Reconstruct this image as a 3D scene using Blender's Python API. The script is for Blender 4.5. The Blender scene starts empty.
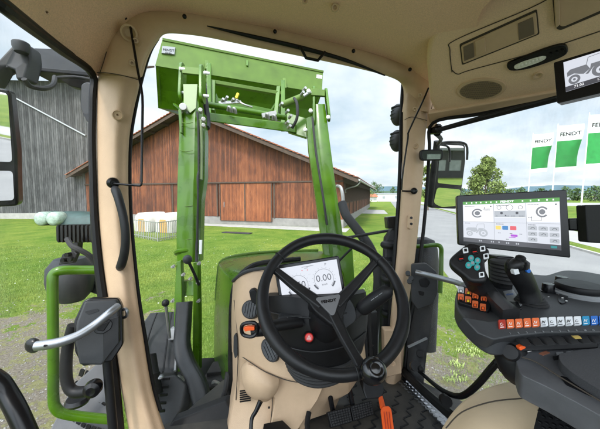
import bpy, bmesh, math, random
from mathutils import Vector as V, Matrix, noise
random.seed(7)
SC = bpy.context.scene
CAMZ = 2.75; PIT = math.radians(4.0); FP = 280.0; CX, CY = 300.0, 214.5
CAM = V((0, 0, CAMZ))
cF = V((0, math.cos(PIT), -math.sin(PIT))); cU = V((0, math.sin(PIT), math.cos(PIT))); cR = V((1, 0, 0))
TA = math.radians(23.3)                      # the tractor's heading, left of the view axis
tF = V((-math.sin(TA), math.cos(TA), 0)); tR = V((math.cos(TA), math.sin(TA), 0)); UP = V((0, 0, 1))
def P(x, y, d): return CAM + cF*d + cR*((x-CX)/FP*d) + cU*((CY-y)/FP*d)
def ray(x, y): return cF + cR*((x-CX)/FP) + cU*((CY-y)/FP)
def H(x, y, h):                              # point of the level h metres above the eye
    r = ray(x, y); return CAM + r*(h/r.z)
def G(x, y, z=0.0): return H(x, y, z-CAMZ)
def plane3(a, b, c):
    a, b, c = [P(*t) if not isinstance(t, V) else t for t in (a, b, c)]
    n = (b-a).cross(c-a).normalized()
    if n.dot(CAM-a) < 0: n = -n
    return (a, n)
def on(pl, x, y, off=0.0):
    r = ray(x, y); t = (pl[0]-CAM).dot(pl[1])/r.dot(pl[1]); return CAM + r*t + pl[1]*off
def cr(pts, n=6, closed=False):              # Catmull-Rom through tuples or vectors
    pts = [V(p) for p in pts]; N = len(pts); out = []
    for i in range(N if closed else N-1):
        g = (lambda k: pts[k % N]) if closed else (lambda k: pts[min(max(k, 0), N-1)])
        a, b, c, d = g(i-1), g(i), g(i+1), g(i+2)
        for j in range(n):
            t = j/n
            out.append(0.5*((2*b)+(c-a)*t+(2*a-5*b+4*c-d)*t*t+(3*b-a-3*c+d)*t**3))
    if not closed: out.append(pts[-1])
    return out
def rnd(pts, r, n=5):                        # rounded corners on a 2D polygon
    out = []; N = len(pts)
    for i in range(N):
        p = V(pts[i][:2]); a = V(pts[i-1][:2]); b = V(pts[(i+1) % N][:2])
        ra = min(r, (a-p).length*.48); rb = min(r, (b-p).length*.48)
        s = p+(a-p).normalized()*ra; e = p+(b-p).normalized()*rb
        for j in range(n+1):
            t = j/n; out.append(tuple(s*(1-t)**2+p*2*t*(1-t)+e*t*t))
    return out
def ell(cx, cy, rx, ry, rot=0, n=28):
    c, s = math.cos(math.radians(rot)), math.sin(math.radians(rot))
    return [(cx+rx*math.cos(t)*c-ry*math.sin(t)*s, cy+rx*math.cos(t)*s+ry*math.sin(t)*c) for t in [2*math.pi*i/n for i in range(n)]]
WO = {}
def setp(o, label=None, cat=None, group=None, kind=None):
    if label: o['label'] = label
    if cat: o['category'] = cat
    if group: o['group'] = group
    if kind: o['kind'] = kind
    return o
def link(o, parent, org):
    SC.collection.objects.link(o); WO[o.name] = org.copy()
    if parent: o.parent = parent; o.location = org-WO[parent.name]
    else: o.location = org
def thing(name, org, label, cat, group=None):
    o = bpy.data.objects.new(name, None); o.empty_display_size = .1
    link(o, None, V(org)); return setp(o, label, cat, group)
class MB:
    def __init__(s): s.v = []; s.f = []
    def add(s, vs, fs):
        b = len(s.v); s.v += [V(p) for p in vs]; s.f += [[b+i for i in f] for f in fs]; return s
    def solid(s, pts, vec):                  # polygon pushed along vec
        pts = [V(p) for p in pts]; n = len(pts); vec = V(vec)
        return s.add(pts+[p+vec for p in pts], [list(range(n)), list(range(2*n-1, n-1, -1))]+[[i, i+n, (i+1) % n+n, (i+1) % n] for i in range(n)])
    def pl(s, pl, pts, off=0.0, th=.01):     # outline on a plane; face lies at off, body th behind it
        return s.solid([on(pl, x, y, off) for x, y in pts], -pl[1]*th)
    def px(s, pts, th=.03, d=None, dirn=None):
        q = [P(p[0], p[1], p[2] if len(p) > 2 else d) for p in pts]
        return s.solid(q, (dirn or cF)*th)
    def box(s, c, sx, sy, sz, ax=None):
        ax = ax or (V((1, 0, 0)), V((0, 1, 0)), V((0, 0, 1))); c = V(c)
        vs = [c+ax[0]*(i*sx/2)+ax[1]*(j*sy/2)+ax[2]*(k*sz/2) for i in (-1, 1) for j in (-1, 1) for k in (-1, 1)]
        return s.add(vs, [[0, 1, 3, 2], [4, 6, 7, 5], [0, 4, 5, 1], [2, 3, 7, 6], [0, 2, 6, 4], [1, 5, 7, 3]])
    def bar(s, a, b, w, h=None, up=UP):      # rectangular bar
        a = V(a); b = V(b); h = h or w; d = (b-a); L = d.length; d.normalize()
        x = d.cross(up)
        if x.length < 1e-4: x = d.cross(V((1, 0, 0)))
        x.normalize(); z = x.cross(d).normalized()
        return s.box((a+b)/2, w, L, h, (x, d, z))
    def rings(s, R, cap=True, closed=False):
        n = len(R[0]); b = len(s.v)
        for r in R: s.v += [V(p) for p in r]
        m = len(R)
        for i in range(m if closed else m-1):
            k = (i+1) % m
            for j in range(n): s.f.append([b+i*n+j, b+i*n+(j+1) % n, b+k*n+(j+1) % n, b+k*n+j])
        if cap and not closed:
            s.f.append([b+j for j in range(n-1, -1, -1)]); s.f.append([b+(m-1)*n+j for j in range(n)])
        return s
    def tube(s, pts, r, n=12, sm=5, closed=False, flat=1.0, up=None):
        pts = [V(p) for p in pts]; N = len(pts)
        rr = r if isinstance(r, (list, tuple)) else [r]*N
        if sm > 1:
            q = cr([tuple(p)for p in pts], sm, closed); m = len(q)
            rs = []
            for i in range(m):
                t = i/sm; a = int(t) % N; b = (a+1) % N if closed else min(a+1, N-1); u = t-int(t)
                if a >= N: a = N-1
                rs.append(rr[a]*(1-u)+rr[b]*u)
            pts, rr = q, rs
        N = len(pts); R = []; x = None
        for i, p in enumerate(pts):
            a = pts[i-1] if (i or closed) else p; b = pts[(i+1) % N] if (i < N-1 or closed) else p
            d = (b-a).normalized()
            if x is None:
                x = (up or (UP if abs(d.z) < .9 else V((1, 0, 0)))).cross(d).normalized()
            x = (x-d*x.dot(d)).normalized(); z = d.cross(x)
            R.append([p+(x*math.cos(2*math.pi*k/n)+z*math.sin(2*math.pi*k/n)*flat)*rr[i] for k in range(n)])
        return s.rings(R, closed=closed)
    def lathe(s, c, axis, prof, n=28):       # prof: (radius, height) along axis
        c = V(c); a = V(axis).normalized(); x = a.orthogonal().normalized(); y = a.cross(x)
        R = [[c+a*h+(x*math.cos(2*math.pi*k/n)+y*math.sin(2*math.pi*k/n))*max(r, 1e-5) for k in range(n)] for r, h in prof]
        return s.rings(R)
    def cyl(s, a, b, r, n=16): a = V(a); b = V(b); return s.lathe(a, b-a, [(r, 0), (r, (b-a).length)], n)
    def ball(s, c, r, n=14, sc=(1, 1, 1), ax=None):
        c = V(c); R = []
        ax = ax or (V((1, 0, 0)), V((0, 1, 0)), V((0, 0, 1)))
        for i in range(n//2+1):
            t = math.pi*i/(n//2); rr = math.sin(t)+1e-4
            R.append([c+ax[0]*(r*sc[0]*rr*math.cos(2*math.pi*k/n))+ax[1]*(r*sc[1]*rr*math.sin(2*math.pi*k/n))-ax[2]*(r*sc[2]*math.cos(t)) for k in range(n)])
        return s.rings(R)
    def grid(s, rows, n=4, m=4, thick=None): # smooth sheet through a net of points, with a back skin if thick
        A = [cr([tuple(p) for p in r], n) for r in rows]
        B = [cr([tuple(A[i][j]) for i in range(len(A))], m) for j in range(len(A[0]))]
        nj = len(B); ni = len(B[0]); b = len(s.v)
        for c in B: s.v += c
        for j in range(nj-1):
            for i in range(ni-1): s.f.append([b+j*ni+i, b+j*ni+i+1, b+(j+1)*ni+i+1, b+(j+1)*ni+i])
        if thick:
            t = V(thick); b2 = len(s.v)
            for c in B: s.v += [p+t for p in c]
            for j in range(nj-1):
                for i in range(ni-1): s.f.append([b2+j*ni+i, b2+(j+1)*ni+i, b2+(j+1)*ni+i+1, b2+j*ni+i+1])
            edge = [(0, i) for i in range(ni)]+[(j, ni-1) for j in range(1, nj)]+[(nj-1, i) for i in range(ni-2, -1, -1)]+[(j, 0) for j in range(nj-2, 0, -1)]
            for k in range(len(edge)):
                p, q = edge[k], edge[(k+1) % len(edge)]
                s.f.append([b+p[0]*ni+p[1], b2+p[0]*ni+p[1], b2+q[0]*ni+q[1], b+q[0]*ni+q[1]])
        return s
    def build(s, name, mat, parent=None, bev=0, seg=2, smooth=38, sub=0, label=None, cat=None, group=None, kind=None, fixn=True):
        org = sum(s.v, V((0, 0, 0)))/len(s.v)
        me = bpy.data.meshes.new(name); me.from_pydata([p-org for p in s.v], [], s.f)
        if fixn:
            bm = bmesh.new(); bm.from_mesh(me); bmesh.ops.recalc_face_normals(bm, faces=bm.faces); bm.to_mesh(me); bm.free()
        if smooth:
            for p in me.polygons: p.use_smooth = True
            me.set_sharp_from_angle(angle=math.radians(smooth))
        me.materials.append(mat)
        o = bpy.data.objects.new(name, me); link(o, parent, org)
        if bev:
            b = o.modifiers.new('b', 'BEVEL'); b.width = bev; b.segments = seg; b.limit_method = 'ANGLE'; b.angle_limit = math.radians(40); b.harden_normals = True
        if sub:
            b = o.modifiers.new('s', 'SUBSURF'); b.levels = sub; b.render_levels = sub
        return setp(o, label, cat, group, kind)
# ---------- materials
def mat(name, col, rough=.5, metal=0, coat=0, bump=0, bscale=200, var=0, vscale=8, spec=.5, emit=None, estr=1, col2=None, vstretch=(1, 1, 1)):
    m = bpy.data.materials.new(name); m.use_nodes = True; t = m.node_tree; n = t.nodes; b = n['Principled BSDF']
    b.inputs['Base Color'].default_value = (*col, 1); b.inputs['Roughness'].default_value = rough
    b.inputs['Metallic'].default_value = metal; b.inputs['Coat Weight'].default_value = coat; b.inputs['Specular IOR Level'].default_value = spec
    if emit: b.inputs['Emission Color'].default_value = (*emit, 1); b.inputs['Emission Strength'].default_value = estr
    if bump or var:
        g = n.new('ShaderNodeNewGeometry')
    if bump:
        z = n.new('ShaderNodeTexNoise'); z.inputs['Scale'].default_value = bscale; z.inputs['Detail'].default_value = 2
        u = n.new('ShaderNodeBump'); u.inputs['Strength'].default_value = bump; u.inputs['Distance'].default_value = .0007
        t.links.new(g.outputs['Position'], z.inputs['Vector']); t.links.new(z.outputs['Fac'], u.inputs['Height']); t.links.new(u.outputs['Normal'], b.inputs['Normal'])
    if var:
        z = n.new('ShaderNodeTexNoise'); z.inputs['Scale'].default_value = vscale; z.inputs['Detail'].default_value = 5; z.inputs['Roughness'].default_value = .65
        mp = n.new('ShaderNodeMapping'); mp.inputs['Scale'].default_value = vstretch
        r = n.new('ShaderNodeValToRGB'); c2 = col2 or tuple(c*(1-var) for c in col)
        r.color_ramp.elements[0].position = .3; r.color_ramp.elements[1].position = .7
        r.color_ramp.elements[0].color = (*c2, 1); r.color_ramp.elements[1].color = (*[min(1, c*(1+var*.4)) for c in col], 1)
        t.links.new(g.outputs['Position'], mp.inputs['Vector']); t.links.new(mp.outputs['Vector'], z.inputs['Vector']); t.links.new(z.outputs['Fac'], r.inputs['Fac']); t.links.new(r.outputs['Color'], b.inputs['Base Color'])
        q = n.new('ShaderNodeMath'); q.operation = 'MULTIPLY_ADD'; q.inputs[1].default_value = .15; q.inputs[2].default_value = rough-.07
        t.links.new(z.outputs['Fac'], q.inputs[0]); t.links.new(q.outputs[0], b.inputs['Roughness'])
    return m
M = {}
M['liner'] = mat('liner', (.82, .555, .375), .9, bump=1, bscale=300, var=.2, vscale=260)
M['beige'] = mat('beige', (.52, .37, .243), .52, bump=.8, bscale=420, var=.10, vscale=9, spec=.35)
M['console'] = mat('console', (.78, .56, .385), .7, bump=1, bscale=300, var=.16, vscale=260)
M['floor'] = mat('floor', (.05, .045, .037), .6, bump=.5, bscale=300, var=.7, vscale=7, col2=(.012, .012, .013))
M['knob'] = mat('knob', (.004, .004, .005), .2, spec=.45, coat=.1)
M['emb'] = mat('emb', (.12, .12, .125), .4)
M['tread'] = mat('tread', (.085, .088, .095), .5, bump=.3, bscale=300, var=.25, vscale=12)
M['beige2'] = mat('beige2', (.56, .40, .265), .6, bump=.8, bscale=420, var=.10, vscale=12, spec=.3)
M['crease'] = mat('crease', (.05, .04, .03), .9)
M['black'] = mat('black', (.007, .007, .008), .5, bump=.1, bscale=420, spec=.25, var=.3, vscale=30)
M['gloss'] = mat('gloss', (.005, .005, .006), .27, spec=.3)
M['leather'] = mat('leather', (.008, .008, .009), .45, bump=.35, bscale=330, spec=.3, var=.35, vscale=25)
M['dgrey'] = mat('dgrey', (.017, .0175, .019), .5, spec=.3, bump=.3, bscale=420, var=.3, vscale=20)
M['mgrey'] = mat('mgrey', (.034, .036, .039), .5, spec=.35, bump=.3, bscale=420, var=.25, vscale=14)
M['lgrey'] = mat('lgrey', (.22, .23, .24), .45)
M['rubber'] = mat('rubber', (.02, .02, .021), .75, bump=.3, bscale=300, var=.3, vscale=30)
M['green'] = mat('green', (.058, .145, .002), .28, spec=.3, coat=.15, var=.3, vscale=6, col2=(.034, .092, .001))
M['green2'] = mat('green2', (.088, .155, .024), .5, bump=.05, bscale=200, var=.25, vscale=7, spec=.25)
M['green3'] = mat('green3', (.16, .22, .09), .5, var=.2, vscale=9)
M['steel'] = mat('steel', (.42, .43, .45), .3, 1, bump=.05, bscale=300)
M['zinc'] = mat('zinc', (.36, .36, .35), .4, .6)
M['silver'] = mat('silver', (.30, .31, .325), .38, .8)
M['white'] = mat('white', (.8, .8, .79), .5)
M['orange'] = mat('orange', (.75, .10, .015), .45)
M['red'] = mat('red', (.6, .02, .015), .4)
M['blue'] = mat('blue', (.02, .12, .42), .4)
M['teal'] = mat('teal', (.02, .28, .28), .4)
M['yellow'] = mat('yellow', (.75, .50, .02), .4)
M['mirror'] = mat('mirror', (.9, .9, .9), .02, 1)
M['fabric'] = mat('fabric', (.045, .046, .05), .95, bump=.7, bscale=900, var=.3, vscale=500)
M['seat'] = mat('seat', (.72, .56, .37), .55, bump=.25, bscale=500, var=.08, vscale=10)
M['concrete'] = mat('concrete', (.34, .33, .305), .9, bump=.5, bscale=12, var=.22, vscale=2)
M['cream'] = mat('cream', (.52, .49, .43), .6, var=.15, vscale=3)
def em(name, c, s=1.0):
    m = bpy.data.materials.new(name); m.use_nodes = True; b = m.node_tree.nodes['Principled BSDF']
    b.inputs['Base Color'].default_value = (.02, .02, .02, 1); b.inputs['Roughness'].default_value = .15; b.inputs['Specular IOR Level'].default_value = .3
    b.inputs['Emission Color'].default_value = (*c, 1); b.inputs['Emission Strength'].default_value = s; return m
for k, c in dict(scr=(.46, .48, .53), scr2=(.30, .32, .35), sgreen=(.05, .22, .02), sdark=(.05, .05, .06), sgrey=(.12, .125, .14), syel=(.6, .45, .09), sblu=(.02, .14, .35), sred=(.5, .06, .08), spur=(.28, .03, .42), swhite=(.66, .67, .69), sline=(.03, .03, .04), sgn2=(.2, .7, .1)).items(): M[k] = em(k, c)
def glass(name, tint=(1, 1, 1), dust=.05):
    m = bpy.data.materials.new(name); m.use_nodes = True; t = m.node_tree; n = t.nodes; n.clear()
    o = n.new('ShaderNodeOutputMaterial'); tr = n.new('ShaderNodeBsdfTransparent'); tr.inputs[0].default_value = (*tint, 1)
    g = n.new('ShaderNodeBsdfGlossy'); g.inputs['Roughness'].default_value = .02; x = n.new('ShaderNodeMixShader')
    l = n.new('ShaderNodeFresnel'); l.inputs['IOR'].default_value = 1.1; q = n.new('ShaderNodeMath'); q.operation = 'MINIMUM'; q.inputs[1].default_value = .005; t.links.new(l.outputs[0], q.inputs[0]); t.links.new(q.outputs[0], x.inputs[0])
    ge = n.new('ShaderNodeNewGeometry'); mp = n.new('ShaderNodeMapping'); mp.inputs['Scale'].default_value = (5, 5, 1.6); mp.inputs['Rotation'].default_value = (.5, .3, 0); nz = n.new('ShaderNodeTexNoise'); nz.inputs['Scale'].default_value = 1.6; nz.inputs['Detail'].default_value = 8; nz.inputs['Roughness'].default_value = .7
    mr_ = n.new('ShaderNodeMapRange'); mr_.inputs[1].default_value = .45; mr_.inputs[2].default_value = .8; mr_.inputs[3].default_value = .0; mr_.inputs[4].default_value = dust
    df = n.new('ShaderNodeBsdfDiffuse'); df.inputs[0].default_value = (.6, .6, .58, 1); dm_ = n.new('ShaderNodeMixShader')
    t.links.new(ge.outputs['Position'], mp.inputs['Vector']); t.links.new(mp.outputs['Vector'], nz.inputs['Vector']); t.links.new(nz.outputs['Fac'], mr_.inputs[0]); t.links.new(mr_.outputs[0], dm_.inputs[0]); t.links.new(tr.outputs[0], dm_.inputs[1]); t.links.new(df.outputs[0], dm_.inputs[2])
    t.links.new(dm_.outputs[0], x.inputs[1]); t.links.new(g.outputs[0], x.inputs[2]); t.links.new(x.outputs[0], o.inputs[0]); return m
M['glass'] = glass('glass', dust=.025); M['dglass'] = glass('dglass', dust=.13)
# ---------- flat panels carrying marks
class Panel:
    def __init__(s, pl, c):                  # c: four pixel corners TL, TR, BR, BL on plane pl
        s.pl = pl; s.q = [on(pl, x, y) for x, y in c]; s.n = pl[1]
        s.w = ((s.q[1]-s.q[0]).length+(s.q[2]-s.q[3]).length)/2; s.h = ((s.q[3]-s.q[0]).length+(s.q[2]-s.q[1]).length)/2
    def at(s, u, v, off=0):
        a, b, c, d = s.q; return (a*(1-u)+b*u)*(1-v)+(d*(1-u)+c*u)*v+s.n*off
    def rect(s, mb, u0, v0, u1, v1, off=.0008, th=.0006, r=0):
        if r:
            k = s.w/s.h; pts = rnd([(u0, v0/k), (u1, v0/k), (u1, v1/k), (u0, v1/k)], r, 3); pts = [(a, b*k) for a, b in pts]
        else: pts = [(u0, v0), (u1, v0), (u1, v1), (u0, v1)]
        return mb.solid([s.at(a, b, off) for a, b in pts], -s.n*th)
    def disc(s, mb, u, v, r, off=.001, th=.0006, n=20):
        k = s.w/s.h; return mb.solid([s.at(u+r*math.cos(2*math.pi*i/n), v+r*k*math.sin(2*math.pi*i/n), off) for i in range(n)], -s.n*th)
    def arc(s, mb, u, v, r, w, a0=0, a1=360, off=.0024, th=.0006, n=24):
        k = s.w/s.h; R = []
        f = lambda rr, t, o: s.at(u+rr*math.cos(t), v+rr*k*math.sin(t), o)
        for i in range(n+1):
            t = math.radians(a0+(a1-a0)*i/n); R.append([f(r, t, off), f(r-w, t, off), f(r-w, t, off-th), f(r, t, off-th)])
        return mb.rings(R)
    def line(s, mb, pts, w, off=.0012, th=.0006):
        for (a, b), (c, d) in zip(pts, pts[1:]):
            A = s.at(a, b, off); B = s.at(c, d, off); mb.bar(A, B, w, th, s.n)
        return mb
    def text(s, name, txt, u, v, size, mt, parent, off=.001, th=.0005, bold=.0, sx=1.0, align='CENTER', **k):
        c = bpy.data.curves.new('t', 'FONT'); c.body = txt; c.size = 1; c.align_x = align; c.align_y = 'CENTER'; c.extrude = th/size; c.offset = bold; c.resolution_u = 3
        t = bpy.data.objects.new('t', c); SC.collection.objects.link(t)
        bpy.context.view_layer.update()
        me = bpy.data.meshes.new_from_object(t.evaluated_get(bpy.context.evaluated_depsgraph_get()))
        bpy.data.objects.remove(t)
        x = (s.at(min(u+.01, 1), v)-s.at(u, v)).normalized() if u < .98 else (s.at(u, v)-s.at(u-.01, v)).normalized()
        y = s.n.cross(x).normalized(); o = s.at(u, v, off)
        for q in me.vertices: q.co = x*(q.co.x*size*sx)+y*(q.co.y*size)+s.n*(q.co.z*size)
        me.materials.clear(); me.materials.append(mt)
        ob = bpy.data.objects.new(name, me); link(ob, parent, o); return setp(ob, **k)
def sub(cond, name, build, *a, **k): pass
# ================= camera, world, sun
cd = bpy.data.cameras.new('camera'); co = bpy.data.objects.new('camera', cd); SC.collection.objects.link(co); SC.camera = co
cd.sensor_width = 36; cd.lens = FP/600*36; cd.clip_start = .02; cd.clip_end = 6000
co.location = CAM; co.rotation_euler = (math.radians(90)-PIT, 0, 0)
SC.render.engine = 'CYCLES'; SC.view_settings.view_transform = 'Standard'; SC.view_settings.look = 'None'
SC.view_settings.exposure = EXPO = 0.66; SC.view_settings.gamma = 1
EL, AZ = math.radians(52), math.radians(200)     # sun behind the right shoulder, veiled by cloud
w = bpy.data.worlds.new('World'); SC.world = w; w.use_nodes = True; t = w.node_tree; n = t.nodes; n.clear(); L = t.links.new
out = n.new('ShaderNodeOutputWorld'); bg = n.new('ShaderNodeBackground'); bg.inputs[1].default_value = .115
sky = n.new('ShaderNodeTexSky'); sky.sky_type = 'NISHITA'; sky.sun_disc = False; sky.sun_elevation = EL; sky.sun_rotation = AZ; sky.dust_density = 2; sky.ozone_density = 1.5
tc = n.new('ShaderNodeTexCoord'); sp = n.new('ShaderNodeSeparateXYZ'); L(tc.outputs['Generated'], sp.inputs[0])
# cloud layer: project the view direction on a flat cloud deck
mx = n.new('ShaderNodeMath'); mx.operation = 'ADD'; mx.inputs[1].default_value = .22; L(sp.outputs['Z'], mx.inputs[0])
mm = n.new('ShaderNodeMath'); mm.operation = 'MAXIMUM'; mm.inputs[1].default_value = .05; L(mx.outputs[0], mm.inputs[0])
dv = n.new('ShaderNodeVectorMath'); dv.operation = 'DIVIDE'; cb = n.new('ShaderNodeCombineXYZ')
for i in range(3): L(mm.outputs[0], cb.inputs[i])
L(tc.outputs['Generated'], dv.inputs[0]); L(cb.outputs[0], dv.inputs[1])
n1 = n.new('ShaderNodeTexNoise'); n1.inputs['Scale'].default_value = 1.3; n1.inputs['Detail'].default_value = 7; n1.inputs['Roughness'].default_value = .55; n1.inputs['Distortion'].default_value = .25
L(dv.outputs[0], n1.inputs['Vector'])
r1 = n.new('ShaderNodeValToRGB'); e = r1.color_ramp.elements; e[0].position = .30; e[0].color = (3.2, 4.2, 4.9, 1); e[1].position = .62; e[1].color = (6.3, 6.7, 7.0, 1)
L(n1.outputs['Fac'], r1.inputs['Fac'])
n2 = n.new('ShaderNodeTexNoise'); n2.inputs['Scale'].default_value = .8; n2.inputs['Detail'].default_value = 5; L(dv.outputs[0], n2.inputs['Vector'])
r2 = n.new('ShaderNodeMapRange'); r2.inputs[1].default_value = .3; r2.inputs[2].default_value = .6; r2.inputs[3].default_value = .72; r2.inputs[4].default_value = .96; L(n2.outputs['Fac'], r2.inputs[0])
mi = n.new('ShaderNodeMix'); mi.data_type = 'RGBA'; L(r2.outputs[0], mi.inputs[0]); L(sky.outputs[0], mi.inputs[6]); L(r1.outputs[0], mi.inputs[7])
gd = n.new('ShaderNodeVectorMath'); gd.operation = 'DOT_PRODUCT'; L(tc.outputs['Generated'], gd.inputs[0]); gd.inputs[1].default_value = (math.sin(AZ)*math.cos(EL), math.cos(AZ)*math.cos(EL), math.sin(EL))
gm = n.new('ShaderNodeMapRange'); gm.interpolation_type = 'SMOOTHSTEP'; gm.inputs[1].default_value = .15; gm.inputs[2].default_value = 1; gm.inputs[3].default_value = 1; gm.inputs[4].default_value = 4.3; L(gd.outputs['Value'], gm.inputs[0])  # sky boosted toward the unseen sun side, added to brighten the cab interior
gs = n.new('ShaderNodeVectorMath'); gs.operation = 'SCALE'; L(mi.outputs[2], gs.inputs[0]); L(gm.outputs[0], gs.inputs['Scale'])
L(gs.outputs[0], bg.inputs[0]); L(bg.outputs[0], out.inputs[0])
sl = bpy.data.lights.new('sun', 'SUN'); sl.energy = 2.0; sl.angle = math.radians(8); sl.color = (1, .96, .9)
so = bpy.data.objects.new('sun', sl); SC.collection.objects.link(so); so.location = (0, 0, 60)
sd = V((math.sin(AZ)*math.cos(EL), math.cos(AZ)*math.cos(EL), math.sin(EL)))
so.rotation_euler = sd.to_track_quat('Z', 'Y').to_euler()
# ================= ground
BA = math.radians(16.9); bF = V((math.sin(BA), math.cos(BA), 0)); bR = V((math.cos(BA), -math.sin(BA), 0))   # the barn's and road's heading
def nodemat(name):
    m = bpy.data.materials.new(name); m.use_nodes = True; t = m.node_tree; return m, t, t.nodes, t.links.new, t.nodes['Principled BSDF']
def tex(n, L, src, scale, det=6, rough=.6, st=None):
    z = n.new('ShaderNodeTexNoise'); z.inputs['Scale'].default_value = scale; z.inputs['Detail'].default_value = det; z.inputs['Roughness'].default_value = rough
    if st:
        q = n.new('ShaderNodeMapping'); q.inputs['Scale'].default_value = st; L(src, q.inputs['Vector']); src = q.outputs[0]
    L(src, z.inputs['Vector']); return z.outputs['Fac']
def ramp(n, L, src, stops):
    r = n.new('ShaderNodeValToRGB'); e = r.color_ramp.elements
    while len(e) < len(stops): e.new(.5)
    for q, (p, c) in zip(e, stops): q.position = p; q.color = (*c, 1)
    L(src, r.inputs['Fac']); return r.outputs['Color']
def mixc(n, L, f, a, b, mode='MIX'):
    m = n.new('ShaderNodeMix'); m.data_type = 'RGBA'; m.blend_type = mode
    if isinstance(f, (int, float)): m.inputs[0].default_value = f
    else: L(f, m.inputs[0])
    L(a, m.inputs[6]); L(b, m.inputs[7]); return m.outputs[2]
def mth(n, L, op, a, b=None, c=None, clamp=False):
    m = n.new('ShaderNodeMath'); m.operation = op; m.use_clamp = clamp
    for i, s in enumerate((a, b, c)):
        if s is None: continue
        if isinstance(s, (int, float)): m.inputs[i].default_value = s
        else: L(s, m.inputs[i])
    return m.outputs[0]
m, t, n, L, b = nodemat('grass_ground'); g = n.new('ShaderNodeNewGeometry').outputs['Position']
fine = tex(n, L, g, 9, 8, .75); mid = tex(n, L, g, .9, 5); big = tex(n, L, g, .12, 3)
gc = ramp(n, L, fine, [(.25, (.06, .105, .016)), (.5, (.125, .195, .033)), (.75, (.24, .31, .075))])
gc2 = ramp(n, L, mid, [(.32, (.62, .74, .55)), (.66, (1.2, 1.06, 1.0))]); gc = mixc(n, L, 1.0, gc, gc2, 'MULTIPLY')
gc3 = ramp(n, L, big, [(.38, (.74, .84, .7)), (.6, (1.18, 1.05, 1.1))]); gc = mixc(n, L, 1.0, gc, gc3, 'MULTIPLY')
gv = ramp(n, L, tex(n, L, g, 28, 6, .8), [(.3, (.075, .060, .042)), (.5, (.18, .155, .12)), (.62, (.27, .24, .195)), (.74, (.43, .40, .34))]); gv = mixc(n, L, mth(n, L, 'MULTIPLY', mth(n, L, 'GREATER_THAN', tex(n, L, g, 3.5, 7, .75), .52), .7), gv, ramp(n, L, tex(n, L, g, 12, 6, .8), [(.3, (.10, .10, .03)), (.6, (.25, .25, .09)), (.75, (.34, .30, .14))]))
s = n.new('ShaderNodeSeparateXYZ'); L(g, s.inputs[0]); X, Y = s.outputs[0], s.outputs[1]
# gravel where vehicles park: near the tractor and out to both sides
a1 = mth(n, L, 'MULTIPLY_ADD', mth(n, L, 'ABSOLUTE', Y), -.45, 3.3); ax = mth(n, L, 'ABSOLUTE', mth(n, L, 'ADD', X, .9)); a2 = mth(n, L, 'MULTIPLY_ADD', ax, .9, -1.2, True); a1 = mth(n, L, 'ADD', a1, mth(n, L, 'MULTIPLY', mth(n, L, 'MAXIMUM', X, 0), -.20))
nz = mth(n, L, 'MULTIPLY_ADD', tex(n, L, g, 1.1, 6, .7), 4.2, -2.1)
f = mth(n, L, 'MULTIPLY', mth(n, L, 'ADD', a1, nz, None, True), a2, None, True)
f = mth(n, L, 'GREATER_THAN', mth(n, L, 'ADD', f, mth(n, L, 'MULTIPLY_ADD', tex(n, L, g, 14, 4, .7), .8, -.4)), .5)
L(mixc(n, L, f, gc, gv), b.inputs['Base Color']); b.inputs['Roughness'].default_value = .95; b.inputs['Specular IOR Level'].default_value = .1
bu = n.new('ShaderNodeBump'); bu.inputs['Strength'].default_value = .9; bu.inputs['Distance'].default_value = .05; L(tex(n, L, g, 22, 6, .8), bu.inputs['Height']); L(bu.outputs[0], b.inputs['Normal'])
M['ground'] = m
MB().add([(-2500, -2500, 0), (2500, -2500, 0), (2500, 2500, 0), (-2500, 2500, 0)], [[0, 1, 2, 3]]).build('ground', M['ground'], kind='structure')
def asphalt(name, a, b_):
    m, t, n, L, b = nodemat(name); g = n.new('ShaderNodeNewGeometry').outputs['Position']
    c = ramp(n, L, tex(n, L, g, 60, 4, .8), [(.3, a), (.7, b_)]); c2 = ramp(n, L, tex(n, L, g, .5, 6, .6), [(.3, (.82, .82, .83)), (.7, (1.08, 1.08, 1.06))])
    L(mixc(n, L, 1.0, c, c2, 'MULTIPLY'), b.inputs['Base Color']); b.inputs['Roughness'].default_value = .9; return m
M['road'] = asphalt('road', (.13, .13, .13), (.25, .25, .245)); M['walk'] = asphalt('walk', (.25, .245, .235), (.36, .35, .335))
def lane(name, pa, pb, z, mt, far=400, near=-200, kind='structure', th=0):
    # strip along the road heading between the lines through ground points pa and pb
    u0, u1 = pa.dot(bR), pb.dot(bR)
    q = [bR*u0+bF*near, bR*u1+bF*near, bR*u1+bF*far, bR*u0+bF*far]; z = V((0, 0, z))
    if th: MB().solid([p+z for p in q], (0, 0, -th)).build(name, mt, kind=kind, smooth=0)
    else: MB().add([p+z for p in q], [[0, 1, 2, 3]]).build(name, mt, kind=kind, smooth=0)
RL, RR_ = G(480, 318), G(585, 252)
lane('road', RL, RR_, .004, M['road'])
lane('kerb', RR_, RR_+bR*.15, .10, M['concrete'], th=.1)
lane('pavement', G(585, 245), G(585, 233), .006, M['walk'])
MB().add([G(358, 213.5)+UP*.01, G(362, 209.5)+UP*.01, G(384, 210)+UP*.01, G(388, 214)+UP*.01], [[0, 1, 2, 3]]).build('path', M['walk'], kind='structure')
MB().add([G(500, 205.5, .012), G(680, 206.5, .012), G(680, 203, .012), G(500, 202.5, .012)], [[0, 1, 2, 3]]).build('path', M['walk'], kind='structure')
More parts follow.
